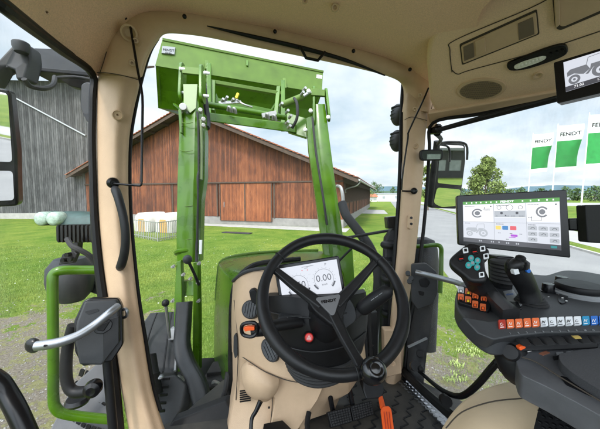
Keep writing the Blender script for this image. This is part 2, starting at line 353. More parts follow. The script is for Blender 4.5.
# forecourt road joining at the far end
# ================= grass blades
gb = MB(); rr = random.random; us = (RL.dot(bR), RR_.dot(bR))
lx, rx = us
def grassy(p):
    u = p.dot(bR)
    if lx-.05 < u < rx+.2: return False
    return True
vs = []; fs = []
def blades(N, y0, y1, x0, x1, hgt, wid, cond=None):
    for _ in range(N):
        y = y0+(y1-y0)*rr()**1.3; px = x0+(x1-x0)*rr(); x = (px-300)/280*y; p = V((x, y, 0))
        if not grassy(p): continue
        if y < 8 and abs(x+.9) > 1.6:
            q = (3.3-.45*y)-max(x, 0)*.20+2.2*noise.noise(V((x*.8, y*.8, 3)))
            if rr() < q*.9: continue
        k = .6+.8*rr(); a = rr()*6.28; h = hgt*k*(1+.5*noise.noise(p*.7)); ww = wid*k; l = (rr()-.5)*h*1.1; l2 = (rr()-.5)*h*1.1
        b0 = len(vs); vs.extend([(x-math.cos(a)*ww, y-math.sin(a)*ww, 0), (x+math.cos(a)*ww, y+math.sin(a)*ww, 0), (x+l, y+l2, h)]); fs.append((b0, b0+1, b0+2))
blades(85000, 3.2, 8, -40, 640, .042, .0028); blades(60000, 7, 15, -20, 470, .05, .005)
m, t, n, L, b = nodemat('grass_blade'); g = n.new('ShaderNodeNewGeometry').outputs['Position']
gc = ramp(n, L, tex(n, L, g, 6, 6, .8), [(.3, (.08, .135, .017)), (.5, (.15, .225, .038)), (.72, (.25, .32, .08))])
L(gc, b.inputs['Base Color']); b.inputs['Roughness'].default_value = .7
me = bpy.data.meshes.new('grass'); me.from_pydata(vs, [], fs); me.materials.append(m); o = bpy.data.objects.new('grass', me); link(o, None, V((0, 0, 0)))
setp(o, 'short bright green grass of the meadow round the tractor', 'grass', kind='stuff')
# clover and daisy clumps in the gravel
def clump(c, r, label, k):
    mb = MB()
    for _ in range(k):
        a = rr()*6.28; q = rr()**.5*r; p = c+V((math.cos(a)*q, math.sin(a)*q, 0)); h = .03+.05*rr(); d = V((rr()-.5, rr()-.5, 0))*h; s_ = V((-d.y, d.x, 0)).normalized()*.010
        mb.add([p, p+d*.6+s_+UP*h*.7, p+d*1.3+UP*h, p+d*.6-s_+UP*h*.7], [[0, 1, 2, 3]])
    mb.build('weed', M['weed'], label=label, cat='weed', group='weeds in the gravel', smooth=0, fixn=False)
M['weed'] = mat('weed', (.34, .42, .13), .7, var=.5, vscale=40)
clump(G(459, 378), .13, 'pale weed clump in the gravel, nearest the black tube rail', 70)
clump(G(456, 366), .11, 'small green weed tuft in the gravel right of the door latch pillar', 60)
clump(G(467, 352), .2, 'wide green weed clump at the edge of the grass beside the gravel', 110)
clump(G(449, 381), .08, 'tiny pale weed beside the black door sill', 40)
# ================= barns
def planks(name, stops, per=5.0, seam=.75, det=.3):
    m, t, n, L, b = nodemat(name); g = n.new('ShaderNodeNewGeometry').outputs['Position']
    d = n.new('ShaderNodeVectorMath'); d.operation = 'DOT_PRODUCT'; d.inputs[1].default_value = tuple(bR+bF); L(g, d.inputs[0]); u = mth(n, L, 'MULTIPLY', d.outputs['Value'], per)
    wn = n.new('ShaderNodeTexWhiteNoise'); wn.noise_dimensions = '1D'; L(mth(n, L, 'FLOOR', u), wn.inputs['W'])
    st = tex(n, L, g, 3.2, 9, .75, (1, 1, .3)); w2 = tex(n, L, g, .25, 3, .5)
    k = mth(n, L, 'ADD', mth(n, L, 'MULTIPLY_ADD', wn.outputs['Value'], .22, -.11), mth(n, L, 'MULTIPLY_ADD', w2, .5, -.25)); k = mth(n, L, 'ADD', k, st)
    c = ramp(n, L, k, stops); fr = mth(n, L, 'FRACT', u); sm = mth(n, L, 'GREATER_THAN', mth(n, L, 'ABSOLUTE', mth(n, L, 'SUBTRACT', fr, .5)), .43)
    dk = n.new('ShaderNodeRGB'); dk.outputs[0].default_value = (*[q*.25 for q in stops[0][1]], 1)
    L(mixc(n, L, mth(n, L, 'MULTIPLY', sm, seam), c, dk.outputs[0]), b.inputs['Base Color']); b.inputs['Roughness'].default_value = .85
    bu = n.new('ShaderNodeBump'); bu.inputs['Strength'].default_value = .6; bu.inputs['Distance'].default_value = .04; L(mth(n, L, 'SUBTRACT', st, sm), bu.inputs['Height']); L(bu.outputs[0], b.inputs['Normal']); return m
M['wood'] = planks('wood', [(.22, (.040, .014, .007)), (.45, (.115, .036, .014)), (.6, (.185, .058, .021)), (.8, (.27, .098, .038))], per=7)
M['wood2'] = planks('wood2', [(.22, (.055, .018, .008)), (.42, (.155, .048, .017)), (.6, (.24, .075, .025)), (.8, (.33, .12, .044))], per=7)
M['gwood'] = planks('gwood', [(.25, (.018, .018, .018)), (.5, (.06, .06, .06)), (.78, (.14, .138, .135))], per=3.2, seam=.9)
M['tile'] = mat('tile', (.36, .12, .06), .8, bump=.6, bscale=9, var=.5, vscale=3)
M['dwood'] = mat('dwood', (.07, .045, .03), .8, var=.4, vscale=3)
M['plinth'] = mat('plinth', (.24, .23, .21), .9, var=.25, vscale=1.5)
M['pane'] = mat('pane', (.32, .35, .36), .25, var=.3, vscale=1)
C0 = V((3.58, 23.2, 0)); uZ = lambda s, z, y=0: C0 - bR*s + bF*y + UP*z      # s metres left along the gable, y back
barn = thing('barn', C0-bR*14, 'long red brown timber barn with a tiled gable roof across the meadow', 'barn')
W_, AP, HE, HL = 29.0, 10.6, 4.35, 5.1
wl = MB().solid([uZ(0, .7), uZ(W_, .7), uZ(W_, HL), uZ(14.8, AP), uZ(0, HE)], bF*.25); wl.build('gable_wall', M['wood'], barn, smooth=0)
MB().solid([uZ(-.04, -.2, -.06), uZ(W_, -.2, -.06), uZ(W_, .7, -.06), uZ(-.04, .7, -.06)], bF*.36).build('plinth', M['plinth'], barn, smooth=0)
zb = 3.82
MB().solid([uZ(0, zb, -.1), uZ(W_, zb, -.1), uZ(W_, zb+.14, -.1), uZ(0, zb+.14, -.1)], bF*.098).build('drip_board', M['dwood'], barn, smooth=0)
# sliding door leaves
for (s0, s1) in ((6.3, 11.6),):
    dr = MB().solid([uZ(s0, .35, -.16), uZ(s1, .35, -.16), uZ(s1, 3.78, -.16), uZ(s0, 3.78, -.16)], bF*.09).build('barn_door', M['wood2'], barn, smooth=0, label='brighter orange brown sliding door of the barn')
    for s_ in (s0+.05, (s0+s1)/2, s1-.05): MB().bar(uZ(s_, .35, -.18), uZ(s_, 3.78, -.18), .1, .04, bF).build('door_batten', M['dwood'], dr, smooth=0)
    MB().bar(uZ(s1-.5, 1.6, -.22), uZ(s1-.5, 2.1, -.22), .05, .05).build('handle', M['zinc'], dr)
MB().bar(uZ(5.5, 3.9, -.24), uZ(17.2, 3.9, -.24), .06, .10).build('door_rail', M['dwood'], barn, smooth=0)
for s_ in (1.0, 6.1, 11.9, 17.0): MB().bar(uZ(s_, .7, -.12), uZ(s_, 3.8, -.12), .14, .06, bF).build('batten', M['dwood'], barn, smooth=0)
for (s0, s1) in ((1.0, 6.1), (11.9, 17.0)):
    MB().solid([uZ(s0, .72, -.09), uZ(s1, .72, -.09), uZ(s1, 3.78, -.09), uZ(s0, 3.78, -.09)], bF*.085).build('wall_panel', M['wood'], barn, smooth=0)
# right side wall
LEN = 42
MB().solid([uZ(-.02, -.2, .3), uZ(-.02, -.2, LEN), uZ(-.02, .8, LEN), uZ(-.02, .8, .3)], -bR*.3).build('plinth', M['plinth'], barn, smooth=0)
MB().solid([uZ(0, .8, .26), uZ(0, .8, LEN), uZ(0, 2.0, LEN), uZ(0, 2.0, .26)], -bR*.2).build('side_wall', M['wood'], barn, smooth=0)
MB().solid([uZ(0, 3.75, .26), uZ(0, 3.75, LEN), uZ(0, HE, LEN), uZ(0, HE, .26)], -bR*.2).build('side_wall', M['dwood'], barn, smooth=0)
for i in range(12):
    y0 = .5+i*3.45; wn = MB()
    wn.solid([uZ(.1, 2.0, y0), uZ(.1, 2.0, y0+3.1), uZ(.1, 3.75, y0+3.1), uZ(.1, 3.75, y0)], -bR*.04); wf = wn.build('window', M['pane'], barn, smooth=0)
    fr = MB()
    for k in range(4): fr.bar(uZ(.04, 2.0, y0+k*3.1/3), uZ(.04, 3.75, y0+k*3.1/3), .12, .14)
    fr.bar(uZ(.04, 2.04, y0), uZ(.04, 2.04, y0+3.1), .1); fr.build('frame', M['dwood'], wf, smooth=0)
    MB().bar(uZ(0.02, .8, y0-.17), uZ(0.02, 3.75, y0-.17), .22, .22).build('post', M['dwood'], barn, smooth=0)
# roof: two slopes with overhang toward the viewer, rafters, tiles
OV = 1.15
slR = (AP-HE)/14.8; slL = (AP-HL)/(W_-14.8)
eR = lambda y, e=1.3, dz=0: uZ(-e, HE-slR*e+.12+dz, y); eL = lambda y, e=1.2, dz=0: uZ(W_+e, HL-slL*e+.12+dz, y); rg = lambda y, dz=0: uZ(14.8, AP+.12+dz, y)
MB().solid([eR(-OV), rg(-OV), rg(LEN), eR(LEN)], (0, 0, .12)).build('roof_boarding', M['dwood'], barn, smooth=0)
MB().solid([eL(-OV), rg(-OV), rg(LEN), eL(LEN)], (0, 0, .12)).build('roof_boarding', M['dwood'], barn, smooth=0)
for E_, nm in ((eR, 0), (eL, 1)):
    mb = MB(); K = 46
    for k in range(K):
        a = E_(-OV-.12, dz=.125).lerp(rg(-OV-.12, .125), k/K); b_ = E_(-OV-.12, dz=.125).lerp(rg(-OV-.12, .125), (k+1.12)/K)
        a2 = a+bF*(LEN+OV); b2 = b_+bF*(LEN+OV); mb.solid([a+UP*.10, b_+UP*.03, b2+UP*.03, a2+UP*.10], (0, 0, -.05))
    mb.build('roof_tiles', M['tile'], barn, smooth=0)
    mb = MB(); mb.bar(E_(-OV-.02, dz=-.12), rg(-OV-.02, -.12), .06, .24); mb.build('barge_board', M['dwood'], barn, smooth=0)
    mb = MB()
    for k in range(9): p = E_(0, dz=-.12).lerp(rg(0, -.12), (k+.5)/9); mb.bar(p-bF*(OV-.1), p+bF*.2, .16, .2)
    mb.build('purlins', M['dwood'], barn, smooth=0)
mb = MB()
for k in range(40): y = -.6+k*1.08; mb.bar(eR(y, dz=-.09), uZ(.1, HE+.05, y), .12, .16)
mb.build('rafter_tails', M['dwood'], barn, smooth=0)
g1 = eR(-OV)-UP*.02+bR*.06; mb = MB(); mb.tube([g1, g1+bF*(LEN+OV)], .09, 10, 1); mb.tube([g1+bF*1.2-UP*.05, g1+bF*1.25-UP*.4-bR*.3, uZ(-.1, HE-1.1, 1.0), uZ(-.08, HE-1.4, .9)], .06, 8, 4); mb.build('gutter', M['zinc'], barn)
# grey barn
gb0 = V((-24.5, 34.0, 0)); gx = (G(150, 222)-G(0, 219)); gx.z = 0; gx.normalize(); gy = V((-gx.y, gx.x, 0))
g0 = P(-90, 218, 33); g0.z = 0; g1 = P(120, 221, 31.5); g1.z = 0; gv_ = (g1-g0); gn = V((-gv_.y, gv_.x, 0)).normalized()
gbn = thing('barn', g0, 'tall weathered grey board barn left of the red barn', 'barn')
MB().solid([g0, g1, g1+UP*15.0, g0+UP*16.0], gn*.3).build('wall', M['gwood'], gbn, smooth=0)
MB().solid([g0-gn*.05-UP*.2, g1-gn*.05-UP*.2, g1-gn*.05+UP*.8, g0-gn*.05+UP*.5], gn*.3).build('plinth', M['concrete'], gbn, smooth=0)
a = g0.lerp(g1, (15+90)/210)+UP*14.3-gn*.12; b_ = g0.lerp(g1, (92+90)/210)+UP*9.3-gn*.12
MB().bar(a, b_, .10, .13).build('flashing', M['zinc'], gbn, smooth=0)
MB().solid([g0+UP*16.2-gn*1.5, g1+UP*15.2-gn*1.5, g1+UP*20+gn*8, g0+UP*21+gn*8], (0, 0, .25)).build('roof', M['dwood'], gbn, smooth=0)
# concrete apron before the barn
q = [uZ(-.6, .02, -.3), uZ(24, .02, -.3), uZ(24, .02, -1.6), uZ(14, .02, -1.7), uZ(-.6, .02, -2.6)]
MB().solid(q, (0, 0, -.3)).build('pavement', M['concrete'], kind='structure', smooth=0)
c = G(237, 233.3); MB().box(V((c.x, c.y, .04)), 2.2, .5, .05, (bR, bF, UP)).build('drain_grate', M['mgrey'], label='grey metal drain grate flat in the grass before the barn apron', cat='drain grate')
# wrapped bales and tarpaulin by the grey barn
M['wrap'] = mat('wrap', (.30, .38, .32), .35, var=.35, vscale=5, bump=1, bscale=3); M['tarp'] = mat('tarp', (.028, .06, .055), .6, bump=.5, bscale=5, var=.4, vscale=2)
for px, lab in ((45, 'pale green wrapped round bale at the left end of the tarpaulin'), (57, 'pale wrapped round bale, right one of the pair before the dark tarpaulin')):
    c = P(px, 216, 25.6); c.z = .6
    mb = MB(); mb.lathe(c-gn*.5, gn, [(.3, -.12), (.52, -.05), (.62, .08), (.64, .5), (.62, .95), (.5, 1.1)], 20); mb.build('silage_bale', M['wrap'], label=lab, cat='bale', group='wrapped bales')
rows = []
for i in range(6):
    h = [.1, 1.0, 1.45, 1.4, .9, .1][i]; y = [25.4, 25.9, 26.8, 28, 29, 29.6][i]
    rows.append([V(((px-300)/280*y, y, h*(.8+.25*noise.noise(V((px*.13, i*.8, 0))))*(1 if 40 < px < 105 else .45))) for px in (37, 44, 55, 66, 78, 90, 101, 108)])
MB().grid(rows, 3, 3, (0, 0, -.05)).build('tarpaulin', M['tarp'], label='dark green tarpaulin heap in front of the grey barn', cat='tarpaulin')
c = P(88, 224, 17); c.z = .3; MB().box(c, .5, .5, .7).build('grit_bin', mat('pgreen', (.25, .45, .25), .5), bev=.05, label='small light green bin by the pillar at the left', cat='bin')
# calf hutches and fence
def hutch(px, d, lab):
    c = P(px, 228, d); c.z = 0; T = thing('calf_hutch', c, lab, 'hutch', 'calf hutches'); x, y = V((.92, -.39, 0)), V((.39, .92, 0)); R = []
    prof = [(-.6, 0), (-.62, .8), (-.5, 1.25), (-.25, 1.5), (.25, 1.5), (.5, 1.25), (.62, .8), (.6, 0)]
    MB().rings([[c+x*a*1.3+y*k+UP*h*.95 for a, h in prof] for k in (-.8, 1.0)]).build('shell', M['cream'], T, bev=.05)
    dr = [(-.28, 0), (-.28, .7), (-.2, .95), (.2, .95), (.28, .7), (.28, 0)]
    MB().solid([c+x*a*1.3+y*(-.82)+UP*(h+.02) for a, h in dr], y*.018).build('opening', mat('ochre', (.45, .26, .08), .7), T, smooth=0)
hutch(151, 21.5, 'cream plastic calf hutch behind the wire pen, left one')
hutch(172, 21.0, 'cream plastic calf hutch partly behind the green loader arm')
fe = thing('pen_fence', G(150, 240), 'low galvanised bar fence round the calf hutches', 'fence')
pa, pb, pc = G(131, 236), G(158, 241.5), G(181, 237); mb = MB(); posts = MB()
for A_, B_, k in ((pa, pb, 16), (pb, pc, 13)):
    for i in range(0 if k == 16 else 1, k+1): p = A_.lerp(B_, i/k); (posts if i in (0, k, k//2) else mb).bar(p, p+UP*1.15, .05 if i in (0, k, k//2) else .03)
    for h in (.15, 1.12): mb.bar(A_+UP*h, B_+UP*h, .045)
mb.build('bars', M['zinc'], fe, smooth=0); posts.build('posts', M['zinc'], fe, smooth=0)
# ================= far distance
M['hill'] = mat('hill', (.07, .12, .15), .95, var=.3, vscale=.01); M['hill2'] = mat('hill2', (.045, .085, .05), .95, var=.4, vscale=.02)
def hills(d, h0, h1, mt, seed, x0=-1.6, x1=1.6):
    mb = MB(); f_ = []; bk = []
    for i in range(90):
        u = x0+(x1-x0)*i/89; h = h0+(h1-h0)*(.5+.9*noise.noise(V((u*2.4+seed, seed, 0)))+.15*noise.noise(V((u*17, seed, 3)))); f_.append(V((u*d, d, max(h, 1)))); bk.append(V((u*d*1.25, d*1.3, max(h, 1)*.7)))
    mb.add([V((p.x, p.y-40, -2)) for p in f_]+f_+bk, [[i, i+1, i+91, i+90] for i in range(89)]+[[i+90, i+91, i+181, i+180] for i in range(89)])
    return mb.build('hills', mt, kind='structure')
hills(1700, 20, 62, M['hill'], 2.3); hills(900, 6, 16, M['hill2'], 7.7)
def leafmat(name, a, b_, c_):
    m, t, n, L, b = nodemat(name); g = n.new('ShaderNodeNewGeometry').outputs['Position']
    L(ramp(n, L, tex(n, L, g, 2.5, 6, .8), [(.3, a), (.5, b_), (.7, c_)]), b.inputs['Base Color']); b.inputs['Roughness'].default_value = .7; return m
M['leaf'] = leafmat('leaf', (.045, .075, .012), (.13, .18, .032), (.24, .30, .065)); M['leafd'] = leafmat('leafd', (.025, .05, .012), (.05, .10, .02), (.09, .15, .03)); M['bark'] = mat('bark', (.12, .09, .065), .9, var=.3, vscale=6)
def tree(base, h, w, label, mt='leaf', N=2600, lf=.16, group=None, trunk=.3, name='tree', cat='tree', cone=False):
    T = thing(name, base, label, cat, group); base = V(base); mb = MB(); th = h*trunk
    mb.tube([base, base+UP*th, base+UP*h*.8], [h*.022, h*.018, h*.006], 8, 3)
    cl = []
    for i in range(16):
        a = rr()*6.28; z = th+(h-th)*(i+.5)/16; prof = math.sin(min(1, (1.0-(z-th)/(h-th))*1.25+.1)*1.57) if cone else math.sin(math.pi*(.12+.8*(z-th)/(h-th)))
        e = base+V((math.cos(a)*w/2*prof*.7, math.sin(a)*w/2*prof*.7, z)); mb.tube([base+UP*(z-h*.08), base.lerp(e, .5)*1+UP*(z*.5-h*.02), e], [h*.008, h*.006, h*.002], 5, 2); cl.append((e, w*.24*(prof*.6+.4)))
    for i in range(14):
        a = rr()*6.28; z = th+(h-th)*rr(); q = (z-th)/(h-th); prof = (1-q)**.7 if cone else math.sin(math.pi*(.1+.8*q)); r_ = w/2*prof*rr()**.5*.85; cl.append((base+V((math.cos(a)*r_, math.sin(a)*r_, z)), w*.17*(.4+.8*rr())))
    mb.build('trunk', M['bark'], T); v = []; f_ = []
    for i in range(N):
        c, r_ = cl[i % len(cl)]; d = V((random.gauss(0, 1), random.gauss(0, 1), random.gauss(0, .8))).normalized()*r_*(.45+.6*rr()); p = c+d
        a = V((rr()-.5, rr()-.5, rr()-.5)).normalized()*lf*(.6+.7*rr()); b_ = a.cross(V((rr()-.5, rr()-.5, rr()-.5))).normalized()*lf*.55; k = len(v); v += [p-a, p+b_, p+a, p-b_]; f_.append((k, k+1, k+2, k+3))
    m_ = MB(); m_.v = v; m_.f = f_; m_.build('crown', M[mt], T, smooth=0, fixn=False)
random.seed(21); p = P(485, 200, 45); p.z = 0; tree(p, 8.6, 5.2, 'young light green tree standing above the wide touch screen', N=9500, lf=.2, trunk=.12, cone=True)
p = P(428, 202, 50); p.z = 0; tree(p, 8, 3.6, 'light green tree half hidden between the right pillar and the outside mirror', N=2200, lf=.2)
for i, (px, d, h, w_) in enumerate(((508, 150, 5.5, 6), (520, 160, 6.5, 8), (541, 150, 6, 8), (552, 140, 5, 6), (565, 150, 6.5, 9), (578, 130, 5.5, 7), (594, 120, 6, 8), (606, 120, 6, 8), (447, 160, 6, 6), (460, 170, 7, 8), (374, 210, 12, 9), (379, 240, 12, 10), (393, 260, 10, 6), (340+27, 75, 5, 4))):
    p = P(px, 200, d); p.z = 0
    lab = ['low bushy tree on the skyline above the screen, left of the first flag', 'round bushy tree on the skyline left of the first flag pole', 'bushy tree on the skyline between the first and second flag poles', 'small tree on the skyline under the second flag', 'wide bushy tree on the skyline between the second and third flags', 'small bushy tree on the skyline left of the tallest flag pole', 'bushy tree on the skyline right of the tallest flag pole', 'bushy tree on the skyline at the right edge', 'small far tree seen past the outside mirror', 'far bushy tree left of the light green young tree', 'far dark tree above the white shed, left one', 'far dark tree above the white shed, beside the red roofed house', 'lone small far tree above the white shed near the pillar', 'green shrub at the far end of the barn'][i]
    tree(p, h, w_, lab, mt='leafd' if i < 13 else 'leaf', N=500 if i < 13 else 900, lf=.5 if i < 13 else .16, trunk=.08, group='skyline trees' if i < 13 else None)
# far sheds and houses
def shed(px0, px1, d, h, wallm, roofm, lab, z0=0, rh=1.5):
    a = P(px0, 195, d); b_ = P(px1, 195, d); a.z = b_.z = 0; T = thing('far_building', (a+b_)/2, lab, 'building'); y = V((0, 8, 0))
    MB().solid([a, b_, b_+UP*h, a+UP*h], y).build('wall', wallm, T, smooth=0)
    MB().rings([[p+UP*h-V((0, .5, 0)), p+UP*(h+rh)+y*.5, p+UP*h+y*1.06] for p in (a-V((.5, 0, 0)), b_+V((.5, 0, 0)))]).build('roof', roofm, T, smooth=0); mb = MB()
    k = max(2, int((b_-a).length/4))
    for i in range(k): p = a.lerp(b_, (i+.5)/k)-V((0, .05, 0)); mb.box(p+UP*h*.55, 1.2, .1, h*.35)
    mb.build('windows', M['pane'], T, smooth=0)
shed(378, 402, 120, 3.2, M['white'], M['lgrey'], 'long low white shed at the end of the road left of the pillar', rh=.4)
shed(369, 377, 110, 2.0, M['cream'], M['tile'], 'small house with an orange tiled roof at the end of the barn', rh=1.2)
shed(512, 540, 210, 3, M['white'], M['lgrey'], 'far pale building on the skyline right of the young tree', rh=.8)
shed(556, 590, 240, 4, M['lgrey'], M['dgrey'], 'far grey building on the skyline behind the tallest flag pole', rh=.8)
# parked cars far right
def fcar(px, d, mt, lab):
    c = P(px, 200, d); c.z = 0; d *= 1.5; c = P(px, 199, d); c.z = 0; T = thing('parked_car', c, lab, 'car', 'cars parked far off')
    prof = [(-2.1, .3), (-2.1, .8), (-1.5, .95), (-.9, 1.42), (.7, 1.45), (1.4, 1.0), (2.1, .85), (2.15, .3)]
    MB().rings([[c+V((a, k, h)) for a, h in prof] for k in (-.85, .85)]).build('body', mt, T, bev=.08)
    for x in (-1.3, 1.3): MB().cyl(c+V((x, -.9, .33)), c+V((x, -.6, .33)), .33).build('wheel', M['rubber'], T)
    MB().solid([c+V((a, -.87, h)) for a, h in ((-1.2, .95), (-.8, 1.34), (.65, 1.36), (1.1, .98))], (0, .03, 0)).build('window', M['gloss'], T, smooth=0)
fcar(570, 95, M['lgrey'], 'grey far car left of the tallest flag pole'); fcar(596, 95, M['white'], 'white far car at the right edge, past the tallest flag pole'); fcar(548, 105, M['dgrey'], 'dark far car parked under the second flag')
# flags
M['cloth'] = mat('cloth', (.82, .83, .82), .8); M['gcloth'] = mat('gcloth', (.02, .24, .05), .75, var=.25, vscale=1.2); M['pole'] = mat('pole', (.75, .76, .77), .35)
def flag(x, yt, d, w0, w1, hb, lab, tilt=-3):
    top = P(x, yt, d); base = V((top.x-.3, top.y, 0)); T = thing('flag_pole', base, lab, 'flag', 'banner flags along the road')
    MB().tube([base, top+UP*.2], [.11, .05], 10, 1).build('pole', M['pole'], T)
    px = lambda k: k/280*d
    def cl(u, v): # u across, v down
        r_ = w0*(1-v)+w1*v; s_ = .35*math.sin(u*5+v*2.5)*u+.12*math.sin(v*8+u*3)*u
        return top+V((px(r_)*u+.05, s_, -px(hb)*v+px(1.8)*u*(1-v)+px(1.8)*u*v-.15))-V(((top.x-base.x)*v*.35, 0, 0))
    def band(v0, v1, name, mt, off=0):
        mb = MB(); K, J = 12, 6
        for s_ in (0, 1):
            b0 = len(mb.v)
            for j in range(J+1):
                for i in range(K+1): mb.v.append(cl(i/K, v0+(v1-v0)*j/J)+V((0, -.01+.02*s_-off, 0)))
            for j in range(J):
                for i in range(K): q = b0+j*(K+1)+i; mb.f.append([q, q+1, q+K+2, q+K+1])
        mb.build(name, mt, T, smooth=60, fixn=False)
    band(0, .33, 'banner_top', M['cloth']); band(.33, .90, 'banner_field', M['gcloth']); band(.90, 1, 'banner_hem', M['cloth'])
    # lettering bent onto the cloth
    c = bpy.data.curves.new('t', 'FONT'); c.body = 'FENDT'; c.size = 1; c.align_x = 'CENTER'; c.align_y = 'CENTER'; c.offset = .02; t_ = bpy.data.objects.new('t', c); SC.collection.objects.link(t_); bpy.context.view_layer.update()
    me = bpy.data.meshes.new_from_object(t_.evaluated_get(bpy.context.evaluated_depsgraph_get())); bpy.data.objects.remove(t_)
    xs = [v.co.x for v in me.vertices]; wd = max(xs)-min(xs)
    for v in me.vertices: v.co = cl(.5+v.co.x/wd*.78, .19-v.co.y*.11)+V((0, -.05, 0))-base
    me.materials.append(M['dgrey']); o = bpy.data.objects.new('lettering', me); link(o, T, base)
flag(533, 134, 50, 19, 17.5, 38, 'green and white banner flag on a white pole, smallest of the three')
flag(558, 125, 45, 24, 22.5, 46, 'green and white banner flag on a white pole, middle of the three')
flag(589.5, 114, 40, 30, 28.5, 54, 'green and white banner flag on the tallest pole at the right edge')

# building and trees behind the tractor, which the outside mirrors look at
T = thing('far_building', V((34, -50, 0)), 'low grey hall behind the tractor, reflected in the right outside mirror', 'building')
MB().box(V((34, -54, 2.6)), 46, 8, 5.2).build('wall', M['mgrey'] if 'mgrey' in M else M['white'], T, smooth=0); MB().box(V((34, -54, 5.45)), 48, 10, .5).build('roof', M['lgrey'], T, smooth=0)
mb = MB()
for i in range(14): mb.box(V((14+i*3, -49.9, 2.4)), 2.2, .1, 2.0)
mb.build('windows', M['pane'], T, smooth=0)
# loose stones
mb = MB()
for _ in range(5200):
    y = 2.6+4.4*rr()**1.2; px = (rr()*150-50) if rr() < .5 else 425+rr()*130; p = V(((px-300)/280*y, y, 0))
    if (3.3-.45*y)-max(p.x, 0)*.20+2.2*noise.noise(V((p.x*.8, p.y*.8, 3))) < .35 and rr() < .8: continue
    if RL.dot(bR) < p.dot(bR): continue
    r_ = .005+.016*rr()**3; a = rr()*3; x = V((math.cos(a), math.sin(a), 0)); z = V((-x.y, x.x, 0)); p = p+UP*r_*.2
    mb.add([p+x*r_, p+z*r_*.8, p-x*r_*.9, p-z*r_, p+UP*r_*.7+x*r_*.2, p-UP*r_], [[0, 1, 4], [1, 2, 4], [2, 3, 4], [3, 0, 4], [1, 0, 5], [2, 1, 5], [3, 2, 5], [0, 3, 5]])
mb.build('gravel', mat('stone', (.24, .23, .21), .9, var=.65, vscale=25), kind='stuff', label='loose pale gravel stones on the ground beside the tractor', cat='gravel', smooth=0, fixn=False)

# daisies in the lawn
mb = MB()
for _ in range(350):
    y = 6+12*rr(); px = -20+480*rr(); p = V(((px-300)/280*y, y, .05+.02*rr()))
    if noise.noise(p*.5) < -.05 or not grassy(p): continue
    r_ = .011+.008*rr(); mb.add([p+V((r_*math.cos(a*1.047), r_*math.sin(a*1.047), .004*(a % 2))) for a in range(6)], [[0, 1, 2, 3, 4, 5]])
mb.build('daisies', M['white'], kind='stuff', label='tiny white daisies scattered in the meadow grass', cat='daisies', smooth=0, fixn=False)
# ================= tractor shell
TO = V((.3, .9, 1.2))
TR = thing('tractor', TO, 'green tractor with a beige lined cab, seen from inside its left door', 'tractor')
def Cx(px, py, h): return H(px, py, h)
# headliner
r0 = [P(99, 77, .985), P(116, 50, .995), P(150, 18, 1.03), P(235, 27, 1.13), P(320, 45, 1.26), P(392, 66, 1.40), P(430, 90, 1.48)]
r1 = [Cx(50, 41, .43), Cx(86, -6, .57), Cx(150, -30, .625), Cx(240, -20, .63), Cx(335, 0, .63), Cx(425, 25, .62), Cx(470, 45, .60)]
r2 = [Cx(0, 4, .435), Cx(30, -80, .57), Cx(130, -110, .63), Cx(245, -100, .64), Cx(360, -80, .64), Cx(465, -45, .63), Cx(520, -20, .60)]
r3 = [V((-.72, .15, CAMZ+.45)), V((-.55, .15, CAMZ+.58)), V((-.3, .15, CAMZ+.64)), V((0, .15, CAMZ+.65)), V((.4, .15, CAMZ+.65)), V((.8, .2, CAMZ+.64)), V((1.2, .3, CAMZ+.60))]
r4 = [p+V((0, -.45, 0)) for p in r3]
hl = MB().grid([r4, r3, r2, r1, r0], 6, 6, (0, 0, .03)).build('headliner', M['liner'], TR, smooth=60, label='brown beige grained headliner')
# roof outer skin
MB().solid([V((-.9, -.5, CAMZ+.75)), V((1.7, -.5, CAMZ+.75)), V((1.6, 1.4, CAMZ+.74)), V((-.75, 1.15, CAMZ+.74))], (0, 0, .08)).build('roof', M['mgrey'], TR, bev=.03)
# windscreen header rail
ST = [((100, 73), (120, 75), (139, 78), .975), ((107, 50), (127, 53), (146, 56), .98), ((110, 24), (134, 31), (156, 40), .99), ((124, 10), (145, 22), (163, 34.5), 1.0), ((148, 5), (163, 19), (176, 33.5), 1.02),
      ((200, 9), (202, 23), (206, 37), 1.07), ((250, 19.5), (250, 33), (250, 46), 1.13), ((300, 31), (300, 43.5), (300, 56), 1.2), ((350, 44), (351, 56), (352, 67), 1.28), ((397, 60), (392, 69), (387, 76), 1.37), ((424, 71), (413, 78), (401, 83), 1.43), ((434, 86), (420, 91), (405, 93), 1.46), ((431, 112), (418, 111), (402, 112), 1.48)]
rows = []
for o_, m_, i_, d in ST:
    om = ((o_[0]*.7+m_[0]*.3), (o_[1]*.7+m_[1]*.3)); mi = ((m_[0]*.4+i_[0]*.6), (m_[1]*.4+i_[1]*.6))
    ox, oy = o_[0]+(o_[0]-m_[0])*.7, o_[1]+(o_[1]-m_[1])*.7
    rows.append([P(ox, oy, d+.06), P(*o_, d-.012), P(*om, d-.03), P(*m_, d-.028), P(*mi, d-.015), P(*i_, d+.01), P(i_[0], i_[1]-.5, d+.06)])
rl = MB().grid(rows, 4, 5, cF*.02+UP*.015).build('windscreen_rail', M['beige2'], TR, smooth=60, label='beige moulded rail round the top of the windscreen')
# dark joint beside the rail and blind slot
MB().tube([P(o_[0], o_[1], d-.013) for o_, m_, i_, d in ST], .0016, 6, 5).build('joint', M['crease'], rl)
sl_ = [P(207, 26, 1.035), P(250, 36, 1.095), P(300, 47.5, 1.165), P(345, 60, 1.235), P(385, 75.5, 1.33)]
MB().tube(sl_, [.002, .0075, .009, .008, .003], 8, 5).build('blind_slot', M['black'], rl)
